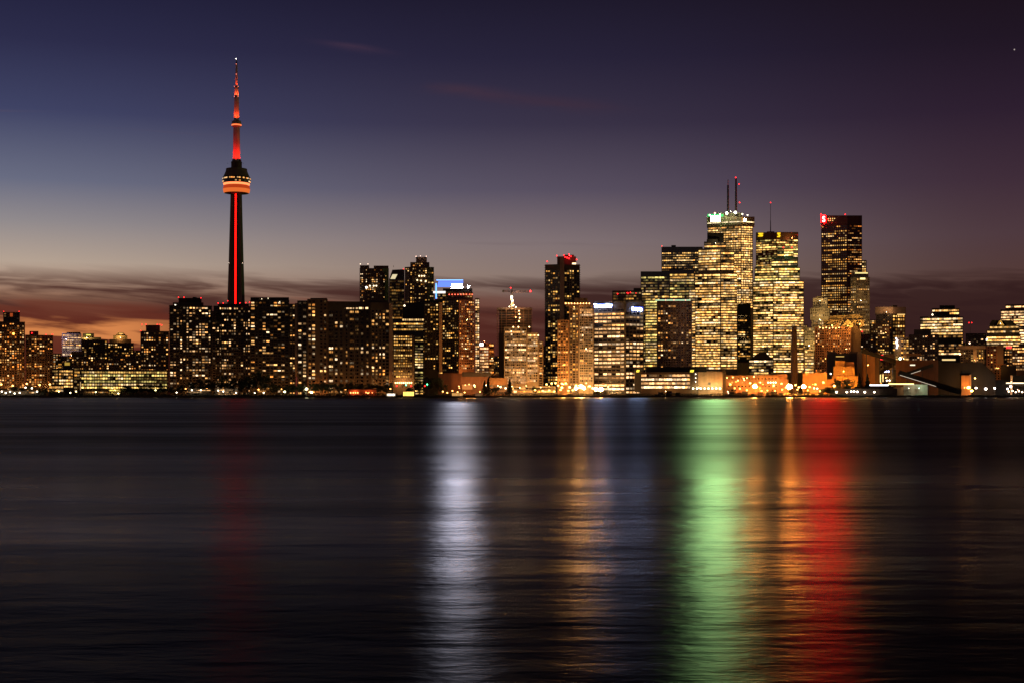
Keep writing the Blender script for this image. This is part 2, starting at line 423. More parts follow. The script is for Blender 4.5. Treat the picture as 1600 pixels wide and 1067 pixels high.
# ---- extras that sit on buildings
def red_beacons(pts, r=.75, st=14, col=(1, .012, .014)):
    st = min(st, 6)
    def f(root, D):
        for p in pts:
            d = D + (p[2] if len(p) > 2 else 0)
            b = MB(); z = Z(p[1], d); b.ball((X(p[0], d), d - .5, z), r); o = b.build('beacon', mat_emit(col, st, False), root)
            b = MB(); b.tube([(X(p[0], d), d - .5, z - 3.5), (X(p[0], d), d - .5, z - r)], [.15, .15], 5); b.build('bracket', METAL, o)
    return f
def many(*fs):
    def f(root, D):
        for g in fs: g(root, D)
    return f
def mast(px, y0, y1, r0, r1, m=METAL, off=4, name='antenna'):
    def f(root, D):
        d = D + off; b = MB(); zs = [Z(y0, d), Z(y0 * .5 + y1 * .5, d), Z(y1, d)]
        b.tube([(X(px, d), d, z) for z in zs], [r0, (r0 + r1) / 2, r1], 8); b.build(name, m, root)
    return f
def panel(px0, px1, y0, y1, col, st, name='sign', off=-1.2, thick=.6, sample=True, shear=0, off2=None):
    def f(root, D):
        d = D + off; e = D + (off if off2 is None else off2); b = MB(); dx_ = shear / F * d
        a = [(X(px0, d), d, Z(y1, d)), (X(px1, e), e, Z(y1, e)), (X(px1, e) + dx_, e, Z(y0, e)), (X(px0, d) + dx_, d, Z(y0, d))]
        q = [(p[0], p[1] + thick, p[2]) for p in a]
        b.quad(*a); b.quad(*reversed(q))
        for i in range(4): b.quad(a[(i + 1) % 4], a[i], q[i], q[(i + 1) % 4])
        o = b.build(name, mat_emit(col, st, sample), root); o.data.materials.append(METAL)
        for p in o.data.polygons: p.material_index = 0 if p.index == 0 else 1
        LAST[0] = o
    return f
LAST = [None]
def spots(pts, col, st, r=.6, name='lamp', off=-1.0, sample=False):
    if not sample: st = min(st, 8)
    def f(root, D):
        for p in pts:
            d = D + off; b = MB(); b.ball((X(p[0], d), d, Z(p[1], d)), p[2] if len(p) > 2 else r)
            b.build(name, mat_emit(col, st, sample), root)
    return f
def glow(px, y, off, power, col, r=.6):
    # the light thrown by a floodlight of the building itself
    def f(root, D):
        d = D + off
        b = MB(); b.ball((X(px, d), d, Z(y, d)), .45); b.build('floodlight', mat_emit(col, 6, False), root)
        L = bpy.data.lights.new('floodlight_bulb', 'POINT'); L.energy = power; L.color = col; L.shadow_soft_size = .4
        o = bpy.data.objects.new('floodlight_bulb', L); COL.objects.link(o); o.location = (X(px, d), d - .6, Z(y, d) + .2)
        o.parent = root; o.matrix_parent_inverse = Matrix.Translation(-root.location)
    return f
def text(body, px0, px1, y0, y1, col, st, off=-1.6, name='lettering', sample=True, off2=None):
    def f(root, D):
        d = D + off; e = D + (off if off2 is None else off2)
        cu = bpy.data.curves.new('lettering', 'FONT'); cu.body = body; cu.extrude = .02; cu.offset = .012
        o = bpy.data.objects.new('lettering_source', cu); COL.objects.link(o)
        dg = bpy.context.evaluated_depsgraph_get(); me = bpy.data.meshes.new_from_object(o.evaluated_get(dg))
        bpy.data.objects.remove(o)
        xs = [v.co.x for v in me.vertices]; ys = [v.co.y for v in me.vertices]
        sx = (X(px1, e) - X(px0, d)) / (max(xs) - min(xs)); sy = (Z(y0, d) - Z(y1, d)) / (max(ys) - min(ys))
        for v in me.vertices:
            x, y, z = v.co; v.co = (X(px0, d) + (x - min(xs)) * sx, d - z * 6 + (e - d) * (x - min(xs)) / (max(xs) - min(xs)), Z(y1, d) + (y - min(ys)) * sy)
        me.materials.clear(); me.materials.append(mat_emit(col, st, sample))
        q = bpy.data.objects.new(name, me); COL.objects.link(q); adopt(q, LAST[0] if LAST[0] else root)
    return f
def bx(px0, px1, y0, y1, m, off=0, dep=6, name='roof_block'):
    def f(root, D):
        d = D + off; b = MB(); b.box(X(px0, d), X(px1, d), d, d + dep, Z(y1, d), Z(y0, d)); b.build(name, m, root)
    return f
exec_after = []
# ------------------------------------------------------------------ buildings, west to east
RES = dict(fl=3.05, bay=3.3, wf=.62, hf=.52, lit=.34)
def R(**k): return Wn(**{**RES, **k})
def OFF(**k): return Wn(**{**dict(fl=3.9, bay=3.4, wf=.9, hf=.5, lit=.8, pal=GOLD, st='off', s=1.2), **k})
def BAND(**k): return Wn(**{**dict(fl=3.9, bay=3.2, wf=1.0, hf=.54, lit=.9, pal=YEL, st='band', s=1.75), **k})

B('apartment_tower', 'brown apartment tower at the far left with an orange lit rooftop box', 1900, [
    K('wall', [(-6, 0), (39, 0)], 503, m=BR, rel='slab', w=R(lit=.36, pal=AMB, s=1.1)),
    K('upper_storeys', [(5, 0), (31, 0)], 488, yb=503, dd=3, dep=18, m=DK2, w=R(lit=.12, y1=500)),
    K('podium', [(-6, 0), (39, 0)], 505.5, yb=503.5, dd=-1, dep=2, m=DK)],
    extra=many(panel(10, 20, 489.5, 495, (1, .16, .03), .35, 'lit_plant_room', off=2.2, sample=False), spots([(21, 521.5)], (1, .35, .05), 8, 1.5, 'orange_lamp'), red_beacons([(6, 487), (30, 487)], .5, 8)))
B('apartment_tower', 'brown stepped apartment tower with red beacons beside the far left tower', 1920, [
    K('wall', [(40, 0), (83, 0)], 524, m=BR, rel='slab', w=R(lit=.33, pal=AMB)),
    K('penthouse', [(46, 0), (60, 0)], 517.5, yb=524, dd=3, dep=12, m=DK)],
    extra=red_beacons([(50, 520.5, 2), (72, 522.5), (82, 522.5)], .8))
B('office_block', 'small dark block with a lit top floor behind the glazed waterfront offices', 1990, [
    K('wall', [(82, 0), (96, 0)], 552, m=DK, w=R(lit=.5)), K('lower_wing', [(90, 0), (128, 0)], 566, dd=-6, m=DK, w=OFF(lit=.5, s=.9))])
B('glass_tower', 'pale lilac lit glass tower in the gap left of the row of brown flats', 2150, [
    K('wall', [(97, 0), (127, 0)], 521.5, m=mat_wall((.5, .42, .46)), rel='grid', w=OFF(lit=.62, pal=PALE, fl=3.6, s=1.2)),
    K('rear_wing', [(100, 0), (150, 0)], 545, dd=12, m=DK, w=R(lit=.3))],
    extra=many(glow(103, 530, -14, 4000, (.9, .62, .8)), glow(112, 555, -18, 6000, (1, .7, .55)), bx(104, 124, 519, 521.5, DK, 6)))
B('apartment_block', 'dark apartment block with a yellow lit crown left of the domed block', 2100, [
    K('wall', [(127, 0), (168, 0)], 531, m=BR, rel='slab', w=R(lit=.3, pal=GOLD)), K('crown', [(129, 0), (147, 0)], 521, yb=531, dd=5, dep=14, m=DK), K('crown_terrace', [(127, 0), (158, 0)], 527, yb=531, dd=2, dep=20, m=CU)],
    extra=many(panel(129, 142, 522.5, 524.5, (.9, .8, .12), 1.1, 'lit_parapet', off=4, sample=False), glow(136, 528, -3, 5000, (1, .75, .3))))
B('apartment_block', 'brown apartment block with a small stepped dome on its roof', 2080, [
    K('wall', [(168, 0), (209, 0)], 536, m=BR, rel='slab', w=R(lit=.32, pal=GOLD)), K('roof_step', [(171, 0), (205, 0)], 530, yb=536, dd=3, dep=18, m=BR), K('dome_drum', [(177, 0), (199, 0)], 524, yb=530, dd=6, dep=12, m=CU),
    K('dome', [(181, 0), (185, 0, 519.6), (192, 0, 519.6), (196, 0)], 523, yb=524, dd=8, dep=8, m=CU)],
    extra=many(glow(188, 528, 2, 5000, (1, .6, .2)), panel(184, 192, 520.5, 522.5, (1, .5, .12), 1.0, 'lit_lantern', off=7.4, sample=False)))
B('office_block', 'low dark block with scattered lights behind the glazed waterfront offices, left half', 1960, [
    K('wall', [(96, 0), (150, 0)], 556, m=DK2, w=R(lit=.32)), K('wing', [(112, 0), (130, 0)], 549, dd=3, m=DK2)])
B('office_block', 'low dark block with scattered lights below the block with the dome', 1950, [
    K('wall', [(150, 0), (221, 0)], 562, m=DK, w=R(lit=.34)), K('wing', [(176, 0), (212, 0)], 552, dd=4, m=DK2, w=R(lit=.2))])
B('apartment_tower', 'dark apartment tower with red lamps on its top box, left of the black condominium', 1880, [
    K('wall', [(219.5, 0), (264, 0)], 518, m=BR, rel='slab', w=R(lit=.38)), K('penthouse', [(228, 0), (250, 0)], 508, yb=518, dd=4, dep=14, m=DK2)],
    extra=red_beacons([(222, 507.5), (228, 507), (246, 507), (250, 507.5), (253, 508), (220, 517)], .7))
B('office_block', 'long low waterfront office block, every floor lit, left of the condominiums', 1690, [
    K('wall', [(126, 0), (262, 0)], 577.5, m=DK2, rel='slab', fl=3.7, w=OFF(fl=3.7, bay=3.0, wf=.78, hf=.52, lit=.86, pal=GREENY, s=1.5, rowp=.02, y1=609)),
    K('glazed_bow', [(81, 4), (91, 0), (115, 0)], 576, m=DK2, rel='slab', fl=3.7, w=OFF(fl=3.7, bay=2.6, wf=.8, hf=.5, lit=.8, pal=YEL, s=1.3, rowp=.02, y1=609)),
    K('stair_tower', [(115, 0), (125.5, 0)], 573, dd=-2, dep=14, m=BR, w=OFF(fl=3.7, lit=.15)),
    K('entrance_bay', [(76, 0), (100, 0)], 601, dd=-10, dep=9, m=DK, w=OFF(lit=.85, hf=.6, pal=YEL, s=1.4)),
    K('roof_box', [(98, 0), (112, 0)], 565, yb=576, dd=8, dep=10, m=DK2)],
    extra=many(panel(125.5, 132, 596, 609, (1, .62, .28), 1.3, 'lit_lobby', off=-.6, sample=False), panel(101, 109, 566, 570.5, (.9, .55, .08), .5, 'lit_louvre', off=7, sample=False)))
# black twin condominiums in front of the spire
B('condominium_tower', 'black balconied condominium with a wide top box, left of the red striped spire', 1720, [
    K('wall', [(264.5, 0), (331, 0)], 478, m=DK2, rel='balc', w=R(lit=.42, pal=PALE, s=1.1, fl=3.3, bay=3.9, wf=.74)),
    K('upper_storeys', [(270, 0), (318, 0)], 473, yb=478, dd=3, dep=20, m=DK2), K('penthouse', [(279, 0), (315, 0)], 466, yb=473, dd=6, dep=14, m=BLK), K('east_wing', [(331, 3), (337.5, 3)], 487, m=DK2, rel='slab', w=R(lit=.36, pal=PALE))],
    extra=many(red_beacons([(279, 465), (287.5, 465), (314, 466)], .6, 18), bx(301, 306, 464.5, 466, BLK, 9), spots([(274, 477)], (1, .9, .7), 6, .7)))
B('condominium_tower', 'black condominium directly in front of the red striped spire', 1735, [
    K('wall', [(334, 0), (392, 0)], 479, m=DK2, rel='balc', w=R(lit=.36, pal=PALE, s=1.05, fl=3.5, bay=3.0, wf=.7)), K('penthouse', [(341, 0), (389, 0)], 475, yb=479, dd=4, dep=14, m=BLK)],
    extra=red_beacons([(341, 474), (349, 474), (375, 474), (384, 473.5), (356, 470.5), (390, 473)], .6, 18))
B('condominium_tower', 'black condominium with a long flat top box, right of the red striped spire', 1715, [
    K('wall', [(391, 0), (452, 0)], 470, m=DK2, rel='slab', w=R(lit=.36, pal=WARM, s=1.1, fl=3.6, bay=4.6, wf=.76, hf=.48)), K('penthouse', [(391.5, 0), (451.5, 0)], 465, yb=470, dd=2, dep=20, m=DK2, w=R(lit=.10)),
    K('east_wing', [(452, 3), (462, 3)], 475, m=DK2, w=R(lit=.45)), K('end_wall', [(461, 0), (464.5, 0)], 474, yb=588, dd=-1, m=TAN)],
    extra=spots([(409, 467.5), (419, 466.5), (437, 472)], (1, .8, .5), 3, .5))
B('condominium_tower', 'dark slab end tower with blank vertical piers, left part of the wide slab', 1700, [
    K('wall', [(464.5, 0), (480, 0)], 470, m=DK, w=R(lit=.34, mx=.3, pal=PALE, fl=4.2, bay=5.5, wf=.6)), K('pier_bay', [(480, 0), (512, 0)], 467.5, dd=-3, m=BR, w=R(lit=.42, gap=3, pal=WARM, fl=4.2, bay=4.4, wf=.62)), K('penthouse', [(485, 0), (511, 0)], 466, yb=467.5, dd=2, dep=16, m=DK)])
B('condominium_slab', 'wide dark condominium slab with a pale blank end wall on its right', 1705, [
    K('wall', [(512, 0), (579, 0)], 472, m=DK, rel='pier', w=R(lit=.36, pal=WARM, fl=4.4, bay=6.6, wf=.6, hf=.56, y0=485)), K('core', [(579, 0), (609, 0)], 473, dd=-4, m=DK, w=R(lit=.42, pal=WARM, fl=4.0, bay=4.2, wf=.6, hf=.56, y0=484)),
    K('penthouse', [(575, 0), (607, 0)], 470, yb=473, dd=2, dep=14, m=DK2), K('end_wall', [(608, 0), (613.5, 0)], 474, yb=597, dd=-5, dep=30, m=TAN)],
    extra=many(*[panel(531 + k * 5, 531 + k * 5 + w_, 481 - (k > 5) * .6, 483.2, (1, .62, .3), st_, 'lit_top_window', off=-.7, sample=False) for k, (w_, st_) in enumerate([(3, .8), (2, .7), (4, 1.1), (3.6, 1.0), (2.4, .6), (3, .9), (4.4, 2.2), (2.2, .5), (4.2, 2.0)])]))
B('residential_tower', 'brown notched tower with rounded front, left of the slanted glass roof', 2200, [
    K('wall', [(562, 6), (570, 0), (598, 0), (607.5, 6)], 420, m=BR, rel='slab', w=R(lit=.30, pal=WARM)), K('west_crown', [(562.5, 0), (577, 0)], 415, yb=420, dd=5, dep=12, m=BR), K('east_crown', [(584, 0), (607, 0)], 415.5, yb=420, dd=5, dep=16, m=BR)],
    extra=many(red_beacons([(563, 413), (575, 413)], .5, 10, (1, .7, .5)), spots([(572.5, 449.5)], (1, .95, .85), 7, 1.6), spots([(578, 447), (584, 447), (588, 447)], (1, .8, .5), 3, 1.2)))
B('office_tower', 'grey office tower with a slanted glass roof between two brown towers', 2300, [
    K('wall', [(608, 0), (632, 0)], 437, m=mat_wall((.22, .19, .17)), rel='slab', fl=5, w=OFF(lit=.16, s=.4, fl=5)), K('slanted_roof', [(608, 0, 437), (613, 0, 422), (632, 0, 421)], 421, yb=437, dd=2, dep=12, m=GLW)],
    extra=many(panel(609.5, 617, 429, 437, (1, .85, .5), .8, 'lit_skylight', off=.8, sample=False, shear=4), red_beacons([(630.5, 420.5)], .7), mast(615, 418, 415, .4, .2)))
B('residential_tower', 'brown tower stepping up to a tall blank box, highest of the mid-left group', 2180, [
    K('wall', [(632.5, 5), (640, 0), (668, 0), (678, 5)], 418, m=BR, rel='slab', w=R(lit=.33, pal=GOLD)), K('shoulder', [(641, 0), (671, 0)], 410, yb=418, dd=5, dep=18, m=BR, w=R(lit=.1)), K('top_box', [(650, 0), (667, 0)], 402, yb=410, dd=4, dep=14, m=TAN)],
    extra=many(red_beacons([(650, 401), (657, 400.5), (666, 401)], .5, 10, (1, .6, .45)), spots([(655, 431.5, 1.2), (659, 431.5, 1.2), (663, 431.5, 1.2), (652, 438, 1.2), (658, 439, 1.2), (665, 440, 1.2)], (1, .75, .4), 3)))
B('office_block', 'dark glass block with a sloping roofline below the brown tower with the tall box', 1900, [
    K('wall', [(614, 0), (662, 0)], 498, m=GLW, w=OFF(lit=.5, y0=504, y1=520, pal=GOLD)), K('sloping_roof', [(629, 0, 480), (640, 0, 474), (664, 0, 470), (691, 0, 469)], 470, yb=498, dd=14, dep=20, m=BLK)],
    extra=many(*[panel(622 + k * 3.4, 624.6 + k * 3.4, 498.6, 501.2, (1, .62, .24), (.9, .5, 1.3)[k % 3], 'lit_clerestory_window', off=-.6, sample=False) for k in range(12)], spots([(632, 478)], (1, .8, .55), 4, 1.2)))
B('office_block', 'square-windowed office block with a pale vertical fin, beside the pale end wall', 1800, [
    K('wall', [(614, 0), (645, 0)], 523, m=BR, w=OFF(fl=3.4, bay=2.9, wf=.66, hf=.52, lit=.78, pal=GOLD, s=1.0, y1=592)), K('fin', [(645, 0), (647.5, 0)], 524, dd=-2, dep=12, m=TAN), K('east_wing', [(647.5, 0), (662, 0)], 525, dd=2, m=GLW, w=OFF(fl=3.4, lit=.7, pal=GREENY, s=1.1))],
    extra=many(spots([(618 + 3.1 * k, 597.5) for k in range(9)], (1, .62, .22), 7, .9), glow(630, 598, -7, 14000, (1, .55, .2))))
B('residential_tower', 'black tower with a tan corner pier, left of the orange-flanked tower', 1760, [
    K('wall', [(662.5, 0), (686, 0)], 474, m=BLK, rel='slab', w=R(lit=.30, pal=GOLD, y1=580)), K('corner_pier', [(686, 0), (691, 0)], 473, yb=581, dd=-2, dep=22, m=TAN)])
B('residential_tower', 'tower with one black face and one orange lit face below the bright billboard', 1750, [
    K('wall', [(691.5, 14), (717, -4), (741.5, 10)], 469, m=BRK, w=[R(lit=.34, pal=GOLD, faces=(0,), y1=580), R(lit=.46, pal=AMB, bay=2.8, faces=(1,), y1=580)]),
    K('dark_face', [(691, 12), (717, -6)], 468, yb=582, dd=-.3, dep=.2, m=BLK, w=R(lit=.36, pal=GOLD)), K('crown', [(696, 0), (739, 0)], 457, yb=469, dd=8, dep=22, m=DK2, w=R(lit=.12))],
    extra=many(spots([(702 + 4.5 * k, 460.5) for k in range(9)], (1, .12, .06), 4, .7, 'red_parapet_lamp', off=6.5), glow(734, 586, -16, 26000, (1, .42, .1)), glow(728, 545, -40, 26000, (1, .40, .1)), glow(730, 500, -45, 20000, (1, .40, .1))))
B('office_tower', 'tower carrying the large white billboard with a blue frame', 2050, [
    K('wall', [(680, 0), (727, 0)], 455, m=DK2, w=OFF(lit=.4)), K('roof_deck', [(692, 0), (738, 0)], 451, yb=457, dd=3, dep=20, m=DK)],
    extra=many(panel(683, 722, 440, 449, (.13, .24, .95), 1.4, 'billboard', off=-3, shear=2), panel(705.5, 722.5, 445, 450.5, (.80, .80, 1), 850, 'billboard_screen', off=-4),
               panel(680.5, 682.5, 443, 467, (.10, .28, 1), 3.5, 'blue_edge_light', off=-2.5, sample=False), panel(682, 723.5, 437.4, 438.6, (.12, .3, 1), 4, 'blue_edge_light', off=-3.4, sample=False), panel(677, 696, 455.3, 458.7, (1, .9, .85), 1.5, 'lit_band', off=-2.2, sample=False),
               spots([(732, 448.7)], (.85, .86, 1), 10, 1.7, 'white_floodlight', off=-6), panel(730.6, 733.4, 447.4, 450, (.85, .86, 1), 1000, 'floodlight_lens', off=-8), mast(729, 453, 445, .3, .3, off=-4)))
B('condominium_tower', 'slender tower with a white lit balcony edge right of the orange lit face', 1850, [
    K('wall', [(742.5, 0), (749, 0)], 467, m=WH, rel='balc', w=OFF(fl=3.05, bay=2.2, lit=.96, wf=.72, hf=.62, pal=PALE, s=1.5, rowp=0, mx=.1))])
B('office_block', 'small orange lit office block with a white rooftop sign', 1950, [
    K('wall', [(749, 0), (764, 0)], 541, m=BRK, w=OFF(fl=4.2, bay=3, lit=.95, hf=.6, pal=PALE, s=1.2, rowp=0)), K('side_wall', [(764, 0), (772, 5)], 536, dd=1, m=OR, w=OFF(fl=4.2, lit=.5, pal=AMB)), K('roof_wall', [(749, 0), (764, 0)], 536, yb=541, dd=3, dep=16, m=BRK)],
    extra=many(panel(749.8, 755, 536, 540.5, (1, .9, .85), 6, 'rooftop_sign', off=-.6, sample=False), glow(769, 560, -18, 14000, (1, .36, .08)), glow(757, 533, -8, 5000, (1, .3, .1))))
# unfinished tower and its crane
def scaffold(root, D):
    b = MB()
    for px in (777, 784, 791, 805, 818, 826, 831):
        x = X(px, D); b.box(x - .3, x + .3, D - 3, D - 2.4, Z(560, D), Z(482, D))
    for y in range(484, 540, 4):
        b.box(X(776, D), X(831.5, D), D - 3.1, D - 2.5, Z(y + .55, D), Z(y, D))
    b.build('scaffold', mat_wall((.25, .15, .08)), root)
B('unfinished_tower', 'unfinished concrete tower wrapped in scaffolding with a crane above it', 1800, [
    K('core', [(780, 0), (812, 0)], 484, dd=3, m=BLK), K('deck', [(777, 0), (831.5, 0)], 481, yb=484, dd=0, dep=26, m=BR), K('shaft', [(812, 0), (830, 0)], 484, dd=5, m=DK2), K('dark_core_wall', [(779, 0), (788, 0)], 520, yb=590, dd=-6, dep=8, m=BLK)],
    extra=many(scaffold, spots([(811, 486, .8), (811.5, 491, .8), (812, 497, .8), (811, 502, .8)], (1, .6, .25), 7, off=-4), spots([(796, 479.5, .7), (806, 480, .8), (802, 478, .7)], (1, .85, .5), 14, off=-5), glow(803, 477, -6, 9000, (1, .6, .3)), glow(806, 496, -8, 9000, (1, .4, .14))))
B('condominium_tower', 'condominium with a pale concrete window grid in front of the unfinished tower', 1700, [
    K('wall', [(788, 0), (823, 0)], 512, m=WH, rel='grid', w=OFF(fl=3.05, bay=2.4, wf=.8, hf=.62, lit=.62, pal=PALE, s=1.25, y1=600)), K('east_wing', [(823, 2), (841, 2)], 521, m=WH, rel='grid', w=OFF(fl=3.05, bay=2.4, wf=.8, hf=.62, lit=.62, pal=PALE, s=1.25, y1=600)), K('low_wing', [(841, 5), (849, 5)], 533, m=BR, w=R(lit=.45))],
    extra=many(spots([(802, 511), (810, 511), (827, 511), (841, 524), (799, 518)], (1, .62, .25), 8, .7), glow(800, 603, -20, 12000, (1, .5, .16)), glow(822, 603, -20, 12000, (1, .5, .16))))
B('condominium_tower', 'tall dark balconied tower with a red lit rooftop box, right of the crane', 1850, [
    K('wall', [(851.5, 5), (876, 0), (881, 0), (906, 5)], 414, m=DK2, rel='balc', w=R(lit=.36, pal=GOLD, bay=3.6, wf=.7, hf=.6, y0=422)), K('spine', [(875, 0), (881.5, 0)], 402, dd=-2, dep=14, m=mat_wall((.28, .16, .1))), K('crown', [(870.5, 0), (900, 0)], 401, yb=414, dd=6, dep=20, m=DK2)],
    extra=many(red_beacons([(855, 409), (870, 400), (881, 399), (901, 406), (889, 398)], .8), spots([(883, 402), (886, 403, .9), (889, 404, .9), (892, 401)], (1, .012, .014), 10, .8, 'red_lamp', off=4), panel(894, 900, 411, 414, (1, .75, .4), 2.4, 'lit_penthouse_window', off=5, sample=False), bx(881, 897, 398.5, 401, DK2, 9), glow(890, 400, 0, 5000, (1, .05, .05))))
B('condominium_tower', 'condominium with a necklace of orange roof lamps, one wing glowing orange', 1700, [
    K('orange_wing', [(871, 2), (889, 0)], 500, m=OR, w=R(lit=.45, pal=AMB, s=1.2, y1=603)), K('middle_wing', [(889, 2), (905, 2)], 480, m=BR, rel='slab', w=R(lit=.38, pal=GOLD)), K('grid_wing', [(905, 0), (927, 0)], 478, m=WH, rel='grid', w=OFF(fl=3.05, bay=2.3, wf=.75, hf=.6, lit=.5, pal=PALE, s=1.1, y1=600)),
    K('crown', [(884, 0), (922, 0)], 474, yb=480, dd=6, dep=20, m=DK), K('top_box', [(898, 0), (918, 0)], 466, yb=474, dd=9, dep=12, m=DK2)],
    extra=many(spots([(884 + 4.6 * k, 474.5, .75) for k in range(9)], (1, .42, .12), 9, .7, 'orange_roof_lamp', off=4.5), glow(880, 600, -16, 30000, (1, .5, .1)), glow(880, 570, -40, 26000, (1, .48, .1)), glow(916, 598, -22, 18000, (1, .56, .2)), glow(916, 545, -45, 12000, (1, .58, .24)), glow(897, 480, -7, 5000, (1, .4, .12))))
B('office_tower', 'dark glass block with red rooftop lamps behind the blue newspaper sign', 1900, [
    K('wall', [(957, 0), (1003, 0)], 455, m=DK2, rel='pier', w=OFF(lit=.3, pal=GOLD)), K('roof_step', [(990, 0), (1002, 0)], 450.5, yb=455, dd=3, dep=14, m=DK2)],
    extra=red_beacons([(965, 459.5), (980, 458), (981.5, 459), (985, 457.5), (993.5, 458.5), (1000.5, 459)], .75))
B('office_tower', 'newspaper office block with blue lit lettering on both top corners', 1720, [
    K('wall', [(927.5, 8), (977, -2), (1006, 16)], 472, m=DK, w=[OFF(fl=4.6, bay=5.8, wf=.84, hf=.5, lit=.84, pal=PALE, s=1.3, y0=482, rowp=.1, dim=.12, faces=(0,)), OFF(fl=4.6, bay=5.6, wf=.74, hf=.5, lit=.7, pal=PALE, s=1.3, y0=487, dim=.12, faces=(1,))]),
    K('corner_pier', [(975, 0), (978, 0)], 471.5, dd=-3.5, dep=4, m=DK)],
    extra=many(panel(927.6, 957, 474.6, 481.4, (.004, .03, .38), 1.6, 'sign_backing', off=9.9, off2=2.0, thick=.5, sample=False), text('Toronto Star', 928.6, 956, 475.6, 480.6, (.40, .55, 1), 260, off=9.3, off2=1.7),
               panel(986.5, 1005, 479.4, 486.6, (.004, .03, .38), 1.6, 'sign_backing', off=2.2, off2=12.6, thick=.5, sample=False), text('Toronto Star', 987.6, 1004, 480.4, 485.4, (.40, .55, 1), 260, off=2.2, off2=11.8),
               panel(994, 998.5, 577.5, 581, (1, .78, .06), 1.6, 'yellow_sign', off=-9, sample=False, shear=1), bx(992, 1001, 576, 612, DK2, -8, 7, 'stair_pylon'), glow(950, 604, -16, 12000, (1, .45, .14))))
B('office_tower', 'dark glass tower with yellow-green lit floors left of the financial towers', 1980, [
    K('wall', [(1001, 0), (1046, 0)], 424.5, m=GLW, w=BAND(lit=.42, pal=GREENY, s=1.1, y0=432, rowp=.25)), K('east_wing', [(1046, -3), (1085, -3)], 421.5, m=GLW, w=BAND(lit=.58, pal=GREENY, s=1.2, y0=428, rowp=.2)), K('lower_wing', [(1076, 0), (1087, 0)], 452, dd=-6, m=GLW, w=BAND(lit=.95, pal=YEL, s=1.4, rowp=0)), K('west_base', [(1008, 0), (1027, 0)], 469, dd=-6, m=GLW, w=BAND(lit=.9, pal=GREENY, s=1.2, rowp=.05))],
    extra=bx(1046, 1066, 419.5, 421.5, BLK, 6))
B('residential_tower', 'dark brown tower with a pale green roof line in front of the yellow-green lit glass', 1760, [
    K('wall', [(1027, 0), (1081, 0)], 471, m=BR, rel='pier', w=R(lit=.34, pal=WARM, y0=477, y1=580))],
    extra=many(panel(1024, 1079, 468.6, 470.2, (.65, 1, .62), 1.0, 'lit_parapet', off=3, sample=False), spots([(1040, 469), (1071, 469.5), (1053, 469)], (1, .2, .15), 6, .5)))
B('office_tower', 'flat-topped black office tower with rows of lit dashes behind the cream tower', 2250, [
    K('wall', [(1033.5, 0), (1098, 0)], 386, m=GLW, w=OFF(fl=3.9, bay=3.0, wf=.8, lit=.52, pal=GOLD, s=1.2, y0=394, hf=.42)), K('penthouse', [(1049, 0), (1056, 0)], 383.5, yb=386, dd=6, dep=10, m=BLK)],
    extra=red_beacons([(1034, 385)], .6, 8))
B('office_tower', 'bright stepped office tower with a black crown, left of the tallest white-topped tower', 2050, [
    K('crown', [(1105, 0), (1131, 0)], 364, yb=379, dd=8, dep=16, m=BLK), K('upper_storeys', [(1100, 0), (1135, 0)], 378, yb=390, dd=5, dep=24, m=GLW, w=BAND(lit=.75, pal=YEL)), K('middle_storeys', [(1091, 4), (1126, 0), (1147, 4)], 389, yb=428, dd=3, m=mat_wall((.3, .23, .14)), w=BAND(lit=.88, pal=YEL, rowp=.06)),
    K('wall', [(1085.5, 5), (1126, 0), (1152, 5)], 427, m=mat_wall((.32, .25, .15)), w=BAND(lit=.90, pal=YEL, s=1.7, rowp=.06, y1=578))],
    extra=many(bx(1105, 1122, 374, 379, BLK, 3, 5), glow(1118, 380, -3, 4000, (1, .8, .4))))
